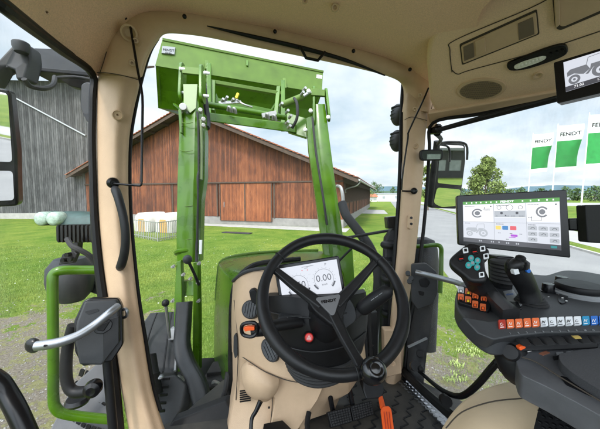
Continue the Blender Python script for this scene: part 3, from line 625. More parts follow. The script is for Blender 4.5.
# trapezoid blind handle
hb = [P(300, 46, 1.15), P(306, 58, 1.15), P(318, 60.5, 1.15), P(325, 52, 1.17)]
MB().tube(hb, .0065, 8, 1).build('blind_handle', M['black'], rl, bev=.002)
for (x, y, d, r_) in ((125, 17.5, .945, 1.6), (184.5, 16.5, .99, 1.8), (275, 31.5, 1.12, 1.6), (353.5, 51, 1.21, 1.6), (410, 69.5, 1.35, 1.5), (434.5, 84.5, 1.40, 1.4)):
    MB().ball(P(x, y, d), r_/280*d*1.25, 10).build('screw', M['gloss'], rl)
for (x, y, d, r_) in ((335, 7.5, .93, 3.2), (426, 38, 1.22, 2.6), (305, 0.5, .88, 2.4), (47, 12.5, .6, 1.4)):
    p = P(x, y, d); MB().lathe(p+(p-CAM).normalized()*.0, CAM-p, [(r_*d/280*1.3, -.01), (r_*d/280*1.1, .002), (r_*d/280*.6, .0), (r_*d/280*.4, -.006)], 14).build('screw_plug', M['beige2'], hl)
# dark recess ring in the top left corner with the rod end
MB().lathe(P(129, 33, .945), CAM-P(129, 33, .945), [(.022, -.01), (.026, .002), (.02, .003), (.012, -.008)], 18).build('rod_socket', M['beige2'], rl)
for (x, y, d, r_) in ((135.5, 40.5, .94, 2.4), (132, 63, .93, 2.8), (420, 95, 1.38, 1.6), (415, 109, 1.40, 1.8)):
    p = P(x, y, d); MB().lathe(p, CAM-p, [(r_*d/280*1.2, -.01), (r_*d/280, .003), (r_*d/280*.5, .003), (r_*d/280*.4, -.003)], 12).build('screw_plug', M['beige'], rl)
# pillars: (y, xl, xr, depth)
def pillar(name, rws, mt, lab, th=.07, bulge=.03, side=1):
    rows = []
    for y, xl, xr, d in rws:
        w_ = xr-xl
        rows.append([P(xl, y, d+th), P(xl+.3, y, d+.012), P(xl+w_*.14, y, d-bulge*.6), P(xl+w_*.42, y, d-bulge), P(xl+w_*.62, y, d-bulge), P(xl+w_*.82, y, d-bulge*.35), P(xr, y, d+.012), P(xr-.3, y, d+th)])
    return MB().grid(rows, 4, 3, None).build(name, mt, TR, smooth=50, label=lab)
lp = pillar('pillar', [(72, 95.5, 141, .985), (90, 95, 138, .98), (110, 94.5, 133.5, .98), (140, 95, 129, .975), (180, 95.5, 128, .97), (220, 97, 129.5, .965), (260, 101, 133, .96), (300, 106.5, 137.5, .955), (340, 113, 143.5, .95), (380, 119.5, 150, .945), (410, 125, 158, .94), (450, 133, 172, .93)], M['beige'], 'beige left windscreen pillar')
rp = pillar('pillar', [(91, 404.5, 428, 1.47), (110, 403, 427.5, 1.47), (140, 402.5, 425, 1.46), (180, 401.5, 422.5, 1.44), (220, 399, 419, 1.42), (260, 396, 414.5, 1.39), (300, 392, 409, 1.36), (340, 388.5, 405, 1.33), (385, 384, 401, 1.30)], M['beige'], 'beige right windscreen pillar', th=.06, bulge=.025)
MB().px([(425, 96, 1.52), (437, 96, 1.52), (437, 127, 1.54), (425, 127, 1.54)], .03).build('corner_filler', M['beige2'], TR)
# seam between rail and pillars
MB().tube([P(97, 72.5, .94), P(108, 73, .925), P(125, 76, .925), P(139, 80, .955)], .0015, 6, 4).build('joint', M['crease'], lp)
MB().tube([P(404.5, 120, 1.45), P(412, 117, 1.43), P(427, 120.5, 1.45)], .0015, 6, 4).build('joint', M['crease'], rp)
for q, (x, y, d), r_ in ((lp, (117.5, 115, .935), 5.2), (rp, (416, 146, 1.425), 3.0)):
    p = P(x, y, d); R_ = r_*d/280
    MB().lathe(p, CAM-p, [(R_, -.02), (R_, .004), (R_*.8, .007), (R_*.76, .003), (R_*.2, .003), (R_*.15, -.004)], 22).build('screw_cover', M['beige2'], q)
pc = plane3((416, 215, 1.385), (420, 215, 1.385), (416, 228, 1.38))
sw = MB().pl(pc, rnd([(408.2, 214.5), (413.2, 214.5), (412.4, 229), (407.4, 229)], 2.4), .012, .02).build('socket', M['beige2'], rp, bev=.001)
for y in (218, 224): MB().cyl(on(pc, 410.3, y, .010), on(pc, 410.3, y, .0135), .0065).build('socket_hole', M['gloss'], sw)
# black seals/frames beside the pillars
def strip(name, pts, w_, mt='black', th=.03, parent=TR, **k):
    mb = MB(); mb.tube([P(*p) for p in pts], w_, 8, 5); return mb.build(name, M[mt], parent, **k)
strip('door_seal', [(-40, -25, .48), (0, 5, .5), (30, 28, .62), (62, 51, .77), (92, 73.5, .955), (92.5, 100, .965), (92, 140, .96), (93, 180, .955), (94.5, 220, .95), (99, 270, .945), (106, 320, .94), (112, 370, .935), (118, 440, .93)], [.012, .011, .0115, .012, .012, .011, .011, .011, .012, .013, .016, .019, .021])
strip('door_seal', [(-40, -34, .5), (0, -3, .52), (30, 21, .64), (60, 45, .80), (93, 69.5, .98)], .006, 'dgrey')
strip('windscreen_seal', [(158, 38, 1.04), (150, 52, 1.03), (142, 78, 1.02), (135, 110, 1.01), (130.5, 140, 1.0), (129.5, 180, 1.0), (131, 220, .99), (134.5, 260, .985), (139, 300, .98), (145.5, 340, .975), (152, 380, .97), (160, 410, .96)], .0065)
strip('windscreen_seal', [(403, 82, 1.5), (401.5, 110, 1.5), (400.5, 150, 1.48), (399, 190, 1.46), (396.5, 230, 1.44), (393.5, 270, 1.41), (390, 310, 1.39), (384, 375, 1.35)], .010)
strip('door_seal', [(660, 72, .95), (600, 90, 1.05), (540, 102, 1.17), (480, 114, 1.32), (433, 123, 1.46), (429.5, 150, 1.5), (427, 190, 1.48), (423.5, 230, 1.45), (418.5, 270, 1.42), (412, 310, 1.39), (407, 350, 1.36), (404, 378, 1.34)], .009)
# overhead console on the right
cp = plane3((428, 122, 1.5), (600, 89, 1.08), (530, -10, .87))
oc = MB().pl(cp, rnd([(431, 121), (424, 40), (470, -10), (600, -90), (760, -120), (760, 56), (600, 88.5), (520, 104)], 26, 8), .0, .05)
con = oc.build('overhead_console', M['console'], TR, bev=.022, seg=4, smooth=60, label='moulded beige overhead console on the right')
MB().pl(cp, [(428, 112), (600, 82), (760, 50), (760, 56), (600, 90), (430, 122)], .012, .03).build('console_lip', M['beige2'], con, bev=.006)
MB().tube([on(cp, x, y, .001) for x, y in ((452, 72), (450, 50), (455, 40), (530, 8), (562, -10))], .0018, 6, 5).build('joint', M['crease'], con)
MB().tube([on(cp, x, y, .001) for x, y in ((452, 70), (458, 74), (470, 70), (536, 52), (600, 31))], .0018, 6, 5).build('joint', M['crease'], con)
# service panel with two dark vents
fl = [(459.5, 44), (537, 9), (539.5, 34), (462, 65)]
MB().pl(cp, rnd(fl, 2), .0015, .02).build('panel_gap', M['crease'], con)
sp_ = MB().pl(cp, rnd([(461, 45.5), (536, 11.5), (538, 33), (463, 63)], 2), .005, .02).build('service_panel', M['beige2'], con, bev=.002)
M['vent'] = mat('vent', (.16, .12, .085), .8, bump=1, bscale=700)
MB().pl(cp, [(463.5, 46), (473.5, 41.5), (474.5, 56), (464.5, 60)], .0065, .01).build('vent', M['vent'], sp_); MB().pl(cp, [(518, 22.5), (533, 16), (534.5, 33), (519, 39)], .0065, .01).build('vent', M['vent'], sp_)
MB().pl(cp, [(475, 40), (485, 35.7), (486, 50.5), (476, 55)], .009, .01).build('latch', M['beige2'], sp_, bev=.002)
# roundel speaker
cr_ = ell(481.5, 88.5, 25, 10.5, -6); sg = MB().pl(cp, cr_, .006, .02).build('speaker', M['beige2'], con, bev=.003)
g_ = MB(); pt = on(cp, 481, 88.5, 0)
for i in range(-9, 10):
    for j in range(-4, 5):
        x, y = 481+i*2.2+(j % 2)*1.1, 89+j*2.0-i*.14
        if ((x-481)/20.5)**2+((y-89+(x-481)*.1)/8.2)**2 < 1: c = on(cp, x, y, .0065); g_.cyl(c, c+cp[1]*.0015, .0034, 8)
g_.build('speaker_grille', M['vent'], sg, smooth=0)
MB().pl(cp, ell(481, 89, 21.5, 8.7, -6), .0065, .003).build('speaker_mesh', mat('mesh', (.24, .18, .11), .9), sg)
p = on(cp, 538, 74.5, .004); MB().lathe(p, cp[1], [(.017, -.01), (.015, .004), (.01, .003), (.006, -.002)], 16).build('screw_plug', M['beige2'], con)
# recessed storage pocket top right
pk = MB().pl(cp, rnd([(552, -6), (555, 27), (560, 30), (640, -4), (640, -40)], 3), .003, .01).build('storage_pocket', M['crease'], con)
MB().pl(cp, rnd([(557, -8), (558.5, 24), (563, 26), (640, -8), (640, -40)], 4), .007, .01).build('pocket_floor', M['beige2'], pk, bev=.003)
MB().pl(cp, [(553.5, -10), (559.5, -10), (560, 22), (555.5, 26)], .015, .01).build('pocket_edge', M['beige'], pk, bev=.003)
# floor
fz = CAMZ-.86; FLp = (V((0, 0, fz)), UP)
def F_(x, y, off=0): return H(x, y, fz+off-CAMZ)
MB().solid([V((-.75, .1, fz)), V((1.6, .1, fz)), F_(404, 372), F_(380, 362), F_(232, 372), F_(175, 420), F_(120, 440)], (0, 0, -.04)).build('floor_mat', M['floor'], TR, bev=.004, label='dark grey rubber floor mat with raised angle marks')
fmk = MB()
for i in range(7):
    for j in range(7):
        x, y = 350+i*15-j*3, 388+j*9+i*3
        if 395 < x < 398 or x+y*-.0 > 418+(y-380)*.85: continue
        a = F_(x, y, .001); e1 = (tR*.9+tF*.3).normalized(); e2 = (tF*.95-tR*.3).normalized(); fmk.bar(a, a+tR*.035, .005, .004); fmk.bar(a+tR*.035, a+tR*.035+tF*.025, .005, .004)
fmk.build('mat_marks', M['dgrey'], TR, smooth=0)
# chequer plate sill
ck = MB().solid([F_(401, 379, .015), F_(407, 378, .015), F_(457, 426, .015), F_(449, 432, .015), F_(425, 404, .015)], (0, 0, -.02)).build('sill_plate', M['steel'], TR, label='shiny chequered metal sill plate')
dm = MB()
a, b_ = F_(403.5, 381.5, .016), F_(452, 427, .016); c_ = F_(407.5, 381.5, .016)-a
for i in range(26):
    for j in range(3):
        p = a.lerp(b_, (i+.5)/26)+(b_-a).normalized().cross(UP)*(-.02+.02*j); s_ = 1 if (i+j) % 2 else -1; d = ((b_-a).normalized()+s_*(b_-a).normalized().cross(UP)).normalized()*.008
        dm.bar(p-d, p+d, .004, .004)
dm.build('tread', M['steel'], ck, smooth=0)
strip('door_sill', [(402, 370, 1.34), (425, 392, 1.12), (455, 418, .95), (480, 440, .85)], .018)
# left footwell sill
MB().px([(167, 429, 1.04), (172, 422, 1.05), (226, 401, 1.12), (232, 409, 1.11), (236, 440, 1.03), (165, 445, 1.0)], .05).build('sill_step', M['dgrey'], TR, bev=.008)
# ---- windscreen and door glass
MB().solid([P(141, 78, 1.03), P(158, 36, 1.06), P(205, 30, 1.1), P(300, 50, 1.25), P(404, 80, 1.52), P(401, 150, 1.5), P(394, 270, 1.43), P(384, 372, 1.37), P(250, 395, 1.2), P(150, 425, .98), P(129, 200, 1.02)], cF*.005).build('windscreen', M['glass'], TR, smooth=0)
MB().solid([P(-40, -30, .5), P(92, 70, .98), P(93, 180, .975), P(99, 270, .96), P(112, 370, .95), P(120, 450, .93), P(-40, 460, .5)], V((-.005, 0, 0))).build('door_glass', M['dglass'], TR, smooth=0)
MB().solid([P(430, 124, 1.55), P(427, 190, 1.5), P(418, 270, 1.44), P(404, 378, 1.36), P(480, 445, .88), P(700, 440, .9), P(680, 70, .98)], tR*.005).build('door_glass', M['dglass'], TR, smooth=0)
# ---- bonnet
bn = MB(); rows = []
# sections across the bonnet from the nose back to the cab
NS = [(2.45, .32, 1.36), (2.3, .36, 1.52), (2.0, .38, 1.62), (1.7, .385, 1.665)]
for yt, hw, z in NS:
    c = tF*yt+tR*.56; rows.append([c-tR*hw+UP*.9, c-tR*hw*1.02+UP*(z-.30), c-tR*hw*.97+UP*(z-.08), c-tR*hw*.8+UP*(z-.01), c-tR*hw*.4+UP*(z+.02), c+UP*(z+.03), c+tR*hw*.4+UP*(z+.02), c+tR*hw*.8+UP*(z-.01), c+tR*hw*.97+UP*(z-.08), c+tR*hw*1.02+UP*(z-.30), c+tR*hw+UP*.9])
def BP(x, y, d): return P(x, y, d)
rows = [
 [BP(214, 372, 1.78), BP(214, 320, 1.78), BP(217, 275, 1.78), BP(222, 260, 1.8), BP(250, 254.5, 1.9), BP(285, 252, 2.1), BP(318, 251, 2.2), BP(332, 255, 2.25), BP(337, 270, 2.25), BP(338, 330, 2.25)],
 [BP(221, 376, 1.5), BP(221, 322, 1.5), BP(223, 285, 1.5), BP(227, 268, 1.52), BP(252, 260, 1.6), BP(287, 257, 1.75), BP(322, 257, 1.87), BP(335, 261, 1.9), BP(341, 275, 1.9), BP(342, 330, 1.9)],
 [BP(229, 380, 1.3), BP(229, 325, 1.3), BP(232, 293, 1.3), BP(240, 274, 1.32), BP(256, 266, 1.4), BP(290, 262, 1.5), BP(326, 262, 1.6), BP(338, 266, 1.65), BP(345, 280, 1.65), BP(346, 330, 1.65)]]
bo = MB().grid(rows, 5, 5, (0, 0, -.02)).build('bonnet', M['green'], TR, smooth=60, label='green bonnet in front of the steering wheel')
MB().tube([BP(216, 300, 1.76), BP(218, 275, 1.77), BP(223, 260, 1.79), BP(250, 253.5, 1.89), BP(285, 251, 2.09), BP(318, 250, 2.19)], .01, 8, 4).build('bonnet_edge', M['green2'], bo)
strip('bonnet_seal', [(231, 400, 1.22), (231, 350, 1.22), (232, 305, 1.24), (236, 283, 1.26), (246, 270, 1.3), (262, 263, 1.36), (300, 259, 1.44)], .013)
# chassis boxes, fuel tank step and fender seen through the glass on the left
MB().px([(150, 312, 1.5), (184, 310, 1.75), (178, 345, 1.5), (176, 372, 1.35), (132, 372, 1.25), (137, 330, 1.4)], .06, dirn=V((0, .2, -1))).build('fender', M['tread'], TR, bev=.01, label='dark grey front mudguard by the loader')  # sky reflection is put into the lighter bluish grey of this mudguard
MB().px([(126, 322, 1.62), (139, 316, 1.66), (146, 372, 1.38), (118, 372, 1.34)], .05, dirn=V((0, .2, -1))).build('fender', M['tread'], TR, bev=.01)
MB().tube([P(157, 313, 1.5), P(149, 335, 1.4), P(141, 372, 1.24)], .004, 6, 3).build('fender_groove', M['black'], TR); MB().tube([P(172, 312, 1.6), P(168, 335, 1.48), P(163, 372, 1.28)], .004, 6, 3).build('fender_groove', M['black'], TR); MB().tube([P(183, 311, 1.72), P(178, 340, 1.5), P(175, 371, 1.33)], .006, 6, 3).build('fender_edge', M['lgrey'], TR)
tk = MB().px([(140, 429, 1.15), (152, 392, 1.2), (162, 375, 1.24), (176, 373, 1.26), (187, 384, 1.26), (184, 405, 1.2), (176, 424, 1.14), (160, 440, 1.08)], .22, dirn=V((.05, .5, -.8))).build('air_intake_box', M['mgrey'], TR, bev=.015, label='dark grey box with slots and a black stack beside the left pillar')
mb = MB()
for i in range(5): mb.bar(P(158+i*1.2, 411-i*8, 1.13+i*.02), P(165+i*1.2, 410.5-i*8, 1.13+i*.02), .006, .01)
mb.build('slots', M['black'], tk, smooth=0)
MB().lathe(P(153, 396, 1.17), P(149, 362, 1.22)-P(153, 396, 1.17), [(.040, 0), (.036, .06), (.036, .063), (.038, .08), (.034, .085), (.032, .16), (.01, .165)], 22).build('stack', M['black'], tk)
MB().ball(P(160, 377, 1.2), .016, 12, (1, 1, .5)).build('cap', M['silver'], tk)
# engine bay clutter between loader bracket and bonnet
mb = MB()
mb.px([(206, 373, 1.5), (222, 371, 1.5), (223, 379, 1.5), (207, 381, 1.5)], .12); mb.px([(200, 383, 1.45), (226, 379, 1.45), (227, 392, 1.4), (204, 398, 1.4)], .15)
mb.build('frame_rail', M['dgrey'], TR, bev=.006)
mb = MB(); mb.tube([P(205, 393, 1.4), P(214, 386, 1.38), P(222, 389, 1.36), P(228, 380, 1.34)], .012, 8, 4); mb.tube([P(168, 372, 1.5), P(178, 380, 1.46), (P(187, 372, 1.44)), P(196, 384, 1.42)], .014, 8, 4); mb.tube([P(222, 402, 1.2), P(226, 388, 1.2), P(228, 372, 1.22)], .012, 8, 4)
mb.build('hose', M['rubber'], TR)
mb = MB(); 
for x, y in ((178, 378), (190, 381), (183, 389), (214, 383), (196, 393)): mb.cyl(P(x, y, 1.44), P(x+4, y+2, 1.40), .016)
mb.build('hydraulic_fitting', M['zinc'], TR, bev=.002)
MB().px([(168, 368, 1.52), (215, 365, 1.7), (230, 400, 1.5), (215, 420, 1.3), (160, 425, 1.25)], .1).build('frame_plate', M['black'], TR, bev=.01)
# left steps: ribbed tread
st_ = MB().px([(50, 429, 1.05), (72, 385, 1.15), (110, 350, 1.3), (120, 368, 1.25), (122, 440, 1.1), (48, 448, 1.0)], .05, dirn=V((0, .1, -1))).build('step', M['tread'], TR, bev=.01, label='dark grey ribbed step outside the left door')
mb = MB()
for j in range(5):
    for i in range(9):
        x, y = 60+i*5.2+j*5, 424-j*12+i*1.6-4
        if x < 112: mb.bar(P(x, y, 1.08+j*.035), P(x+3.6, y+1.4, 1.08+j*.035), .008, .03)
mb.build('ribs', M['black'], st_, smooth=0)
MB().px([(86, 305+5, 1.5), (112, 300, 1.6), (116, 352, 1.35), (82, 360, 1.3)], .03).build('step_side', M['mgrey'], TR, bev=.008)
# lower right of the cab: door pillar covers outside the glass
MB().px([(386, 238, 1.62), (393, 228, 1.62), (404, 228, 1.62), (400, 300, 1.55), (392, 380, 1.5), (380, 380, 1.5), (383, 300, 1.58)], .06).build('air_filter_housing', M['dgrey'], TR, bev=.012)
ex = MB().lathe(P(423, 345, 1.66), P(423, 232, 1.75)-P(423, 345, 1.66), [(.07, -.02), (.085, .3), (.088, .50), (.082, .57), (.065, .62), (.02, .64)], 26).build('exhaust_cover', M['dgrey'], TR, label='tall dark grey exhaust cover outside the right pillar')
mb = MB()
for i in range(7): mb.lathe(P(391, 246+i*17, 1.56), UP, [(.05, -.01), (.058, 0), (.058, .012), (.05, .022)], 14)
mb.build('corrugated_duct', M['black'], TR)
# lower trim of right door area
MB().px([(404, 378, 1.36), (407, 330, 1.38), (414, 292, 1.42), (436, 292, 1.40), (427, 352, 1.30), (424, 385, 1.2), (416, 388, 1.22)], .04).build('door_trim', M['mgrey'], TR, bev=.008, label='grey lower trim of the right door')
MB().bar(P(408, 347, 1.30), P(427, 338, 1.30), .008, .008).build('trim_rib', M['lgrey'], TR)
MB().cyl(P(420, 354, 1.30), P(420, 354, 1.27), .016).build('trim_knob', M['black'], TR, bev=.003)
MB().px([(384, 330, 1.3), (401, 330, 1.3), (402, 374, 1.28), (385, 378, 1.26)], .05).build('pillar_foot', M['beige'], TR, bev=.006)
MB().lathe(P(393, 364, 1.24), CAM-P(393, 364, 1.24), [(.012, 0), (.012, .005), (.008, .007), (.004, .002)], 14).build('screw_cover', M['beige2'], TR)
# right rear fender (shows in the outside mirror)
mb = MB(); R = []
for i in range(15):
    a = math.radians(20+i*10); c = tR*1.75+tF*(-.6)+UP*.95
    R.append([c+tF*math.cos(a)*.98+UP*math.sin(a)*.98+tR*k*.3 for k in (-1, -.6, .6, 1)]+[c+tF*math.cos(a)*.94+UP*math.sin(a)*.94+tR*k*.3 for k in (1, .6, -.6, -1)])
MB().rings(R).build('fender', M['green'], TR, label='green rear mudguard on the right')
# ================= front loader
LO = thing('front_loader', P(240, 300, 1.9), 'raised green front loader with its wide bucket above the bonnet', 'front loader')
def beam(rows, name, mt='green', parent=LO, **k):   # (x, y, depth, width px, thickness m)
    R = []
    for x, y, d, w_, th in rows:
        a = w_/2
        R.append([P(x-a, y, d+.0), P(x-a*.45, y, d-.018), P(x+a*.55, y, d-.018), P(x+a, y, d), P(x+a, y, d+th), P(x-a, y, d+th)])
    return MB().rings(R).build(name, M[mt], parent, bev=.004, **k)
# left arm
la = beam([(187, 262, 1.60, 20, .12), (187, 240, 1.60, 21, .12), (188, 180, 1.66, 21, .14), (189.5, 120, 1.74, 19.5, .14), (192, 86, 1.82, 14, .14)], 'arm', label='left loader arm')
MB().px([(183, 84, 1.78), (197.5, 84, 1.8), (196, 108, 1.74), (190, 113, 1.72), (184, 108, 1.74)], .006).build('gusset', M['green3'], la, bev=.002)
MB().px([(178, 110, 1.73), (181.5, 106, 1.72), (181.5, 133, 1.68), (179.5, 133, 1.68)], .03).build('side_rib', M['green'], la, bev=.004)
MB().px([(198, 112, 1.80), (203, 112, 1.80), (205, 135, 1.78), (204.5, 178, 1.73), (201.5, 200, 1.71), (199.5, 262, 1.63), (195.5, 262, 1.63), (196.5, 180, 1.71)], .07).build('inner_plate', M['green'], la, bev=.004)
MB().tube([P(198.5, 172, 1.64), P(197.5, 178, 1.62), P(198, 195, 1.6), P(197, 250, 1.58)], .006, 8, 3).build('hose', M['rubber'], la)
# left knee plates (forked head at bucket pivot) with white pins
def yoke(pa, pb, w_, d, par):  # two parallel cheeks
    for s_, (A_, B_) in enumerate(((pa[0], pa[1]), (pb[0], pb[1]))):
        a = P(A_[0], A_[1], d+.0); b_ = P(B_[0], B_[1], d-.05); m = MB(); ax = (b_-a).normalized(); n_ = (cR).cross(ax).normalized(); pr = []
        L_ = (b_-a).length
        for k in range(9): t = math.pi*k/8+math.pi/2; pr.append(a+ax*(math.cos(t)*.045)+n_*(math.sin(t)*.045))
        for k in range(9): t = math.pi*k/8-math.pi/2; pr.append(b_+ax*(math.cos(t)*.045)+n_*(math.sin(t)*.045))
        m.solid(pr, cR*.018); m.build('cheek_plate', M['green'], par, bev=.003)
yoke(((181.5, 70), (180.5, 96)), ((201, 72), (201, 97)), 20, 1.86, la)
MB().px([(182, 66, 1.8), (202, 68, 1.82), (202, 75, 1.81), (182, 73, 1.79)], .02).build('bridge_plate', M['green2'], la, bev=.004)
for x, y in ((179.5, 69), (204, 73), (179, 92.5), (203.5, 96)):
    p = P(x, y, 1.80); MB().lathe(p+cR*.014, -cR+V((0, -.4, 0)), [(.009, -.02), (.011, 0), (.011, .012), (.007, .016)], 14).build('pin', M['white'], la)
for x, y, r_ in ((186, 109, .022), (206, 121, .013), (203, 112, .013), (206, 127, .012)):
    p = P(x-2, y, 1.72); MB().cyl(p, p-cF*.04+cR*.01, r_, 16).build('pin', M['green'] if r_ == .03 else M['zinc'], la, bev=.003)
# foot of left arm: collar, bracket, levers
MB().lathe(P(187, 253, 1.64), P(187.5, 244, 1.66)-P(187, 253, 1.64), [(.05, -.016), (.068, -.008), (.072, .002), (.064, .012), (.05, .018)], 24).build('collar', M['green'], la)
lb = MB().px([(176, 262, 1.56), (181, 260, 1.56), (182, 300, 1.54), (184, 372, 1.5), (173, 372, 1.5), (174, 300, 1.54)], .04).build('bracket', M['green'], LO, bev=.005, label='left loader mounting bracket')
MB().px([(193, 262, 1.56), (198, 262, 1.56), (199, 315, 1.54), (199, 372, 1.5), (192, 372, 1.5), (193, 300, 1.54)], .05).build('bracket', M['green'], LO, bev=.005)
MB().px([(180, 281, 1.6), (194, 281, 1.6), (194, 296, 1.58), (180, 296, 1.58)], .04).build('crossplate', M['green'], lb, bev=.004)
mb = MB()
for x, y in ((174, 266), (199.5, 263), (198.5, 282), (199, 300), (173.5, 300), (184, 274), (191, 278)): p = P(x, y, 1.56); mb.cyl(p, p-cF*.02+cR*.004, .009, 12); mb.cyl(p-cF*.02, p-cF*.028, .006, 10)
mb.build('bolts', M['zinc'], lb, smooth=40)
MB().px([(168, 330, 1.5), (176, 328, 1.5), (176, 340, 1.48), (168, 341, 1.48)], .05).build('grey_block', M['lgrey'], lb, bev=.006)
# sweeping dark guard in front of the bracket
rows = []
for (x0, x1, y, d) in ((176, 189, 303, 1.45), (175, 188, 322, 1.42), (173.5, 187, 345, 1.38), (176, 192, 362, 1.34), (185, 202, 380, 1.28), (190, 207, 396, 1.24), (196, 214, 420, 1.18)):
    rows.append([P(x0, y, d+.05), P(x0+.5, y, d), P((x0+x1)/2, y-.5, d-.003), P(x1, y-1, d), P(x1+3, y-1, d+.06)])
MB().grid(rows, 4, 4, cF*.012).build('guard', M['mgrey'], LO, smooth=60, label='dark grey curved plastic guard at the foot of the loader')
# right arm
ra = beam([(338.5, 262, 2.02, 15.5, .12), (332.5, 216, 2.05, 15.5, .13), (327, 180, 2.1, 15.5, .14), (321.8, 140, 2.16, 15.5, .14), (318.5, 104, 2.24, 13, .14)], 'arm', label='right loader arm')
MB().px([(306, 118, 2.2), (314, 115, 2.2), (317, 150, 2.15), (326, 216, 2.07), (333, 262, 2.03), (325, 262, 2.03), (318, 216, 2.07), (308.5, 150, 2.15)], .09).build('inner_plate', M['green'], ra, bev=.005)
yoke(((312.5, 92), (312.5, 122)), ((325, 94), (327.5, 116)), 16, 2.26, ra)
MB().px([(311, 88, 2.2), (325, 89.5, 2.22), (325, 96, 2.21), (311, 95, 2.19)], .03).build('bridge_plate', M['green2'], ra, bev=.004)
for x, y in ((309, 91.5), (328.5, 117.5), (311, 111), (305.5, 130)):
    p = P(x, y, 2.18); MB().lathe(p, -cR*.4-cF, [(.013, -.02), (.015, 0), (.015, .014), (.009, .019)], 14).build('pin', M['white'], ra)
MB().tube([P(312, 262, 2.0), P(322, 290, 1.9), P(330, 330, 1.8)], .03, 8, 3).build('foot', M['green'], ra)
MB().px([(332, 240, 2.02), (352, 240, 2.03), (356, 300, 1.95), (334, 300, 1.95)], .05).build('bracket', M['green'], ra, bev=.005)
mb = MB(); mb.tube([P(337, 186, 2.02), P(341, 188, 1.98), P(343, 200, 1.95), P(341, 207, 1.95)], .012, 8, 4); mb.build('hydraulic_coupling', M['zinc'], ra)
mb = MB(); mb.tube([P(342, 203, 1.9), P(346, 215, 1.85), P(356, 228, 1.8), P(370, 248, 1.75), P(378, 272, 1.7), P(377, 300, 1.68), P(372, 340, 1.66)], .030, 12, 5); mb.build('hose', M['rubber'], LO, label='thick black hose sweeping down beside the right loader arm')
mb = MB(); mb.tube([P(300, 246, 1.8), P(345, 238, 1.75), P(392, 230, 1.68)], .009, 8, 1); mb.tube([P(338, 262, 1.85), P(352, 248, 1.78), P(362, 240, 1.72)], .008, 8, 2); mb.build('linkage_rod', M['dgrey'], LO)
# crossbeams
xt = MB(); xt.rings([[P(206, 112, 1.98), P(206, 121, 1.98), P(206, 121, 2.10), P(206, 112, 2.10)], [P(296, 124, 2.26), P(296, 133, 2.26), P(296, 133, 2.38), P(296, 124, 2.38)]])
cb_ = xt.build('cross_tube', M['green'], LO, bev=.008)
MB().tube([P(205, 104, 2.0), P(285, 117.5, 2.25)], .022, 12, 1).build('torsion_tube', M['green'], LO)
mb = MB()
for x, y in ((228, 107), (233, 108.5), (266, 114), (273, 115.5)): mb.tube([P(x, y+4, 2.02), P(x+.5, y, 2.0), P(x+2, y+1, 2.0), P(x+3, y+5, 2.02)], .010, 8, 3)
mb.bar(P(262, 116, 2.03), P(276, 113, 2.05), .03, .03); mb.build('hook', M['zinc'], cb_)
# quick hitch frame
hf = MB()
for A_, B_ in (((209, 65, 2.3), (209, 118, 2.2)), ((213.5, 82, 2.3), (213, 112, 2.25)), ((283, 82, 2.52), (283, 130, 2.35)), ((279, 88, 2.5), (276, 118, 2.4))): hf.bar(P(*A_), P(*B_), .035, .05)
hfo = hf.build('hitch_frame', M['green'], LO, bev=.004)
MB().bar(P(205, 81, 2.28), P(284, 94.5, 2.5), .045, .03).build('hitch_bar', M['green2'], hfo, bev=.004)
MB().bar(P(212, 100, 2.3), P(280, 114, 2.5), .04, .04).build('hitch_bar', M['green'], hfo, bev=.004)
MB().tube([P(204, 84, 1.95), P(205, 98, 1.92), P(208, 122, 1.9), P(207, 128, 1.85)], .018, 8, 3).build('hose', M['rubber'], hfo)
mb = MB()
for x, y in ((225, 101), (221, 103), (231, 103)): p = P(x, y, 2.25); mb.cyl(p, p+V((.03, -.04, .02)), .011, 10)
mb.bar(P(219, 103, 2.24), P(241, 102, 2.24), .02, .02); mb.tube([P(236, 99, 2.24), P(243, 104, 2.22), P(252, 107, 2.26)], .008, 6, 3); mb.build('valve_block', M['zinc'], hfo)
MB().bar(P(236, 98.5, 2.2), P(238.3, 93.5, 2.2), .03, .02).build('lock_lever', M['yellow'], hfo, bev=.003)
for A_, B_ in (((184, 112, 1.9), (174, 104, 2.3)), ((213, 90, 2.35), (220, 104, 2.3)), ((270, 112, 2.5), (279, 98, 2.5))): MB().bar(P(*A_), P(*B_), .018, .012).build('brace', M['green'], hfo)
# tilt cylinder at the right
tc_ = MB().cyl(P(282, 105, 2.15), P(303, 96.5, 2.18), .026, 16).build('tilt_cylinder', M['green2'], LO, bev=.003)
MB().cyl(P(303, 96.5, 2.18), P(310, 92, 2.19), .013).build('piston_rod', M['steel'], tc_)
MB().tube([P(294, 98, 2.1), P(297, 104, 2.08), P(297, 118, 2.08), P(292, 128, 2.12)], .011, 8, 4).build('hose', M['rubber'], tc_)
mb = MB()
for x, y in ((280, 106), (286, 113), (289, 118), (286, 124), (288, 128), (303, 91), (301, 95)): p = P(x, y, 2.14); mb.cyl(p, p+V((.02, -.04, .01)), .011, 10)
mb.build('fitting', M['zinc'], tc_)
MB().px([(286, 112, 2.35), (306, 118, 2.3), (307, 138, 2.25), (288, 132, 2.3)], .05).build('hitch_plate', M['green'], LO, bev=.006)
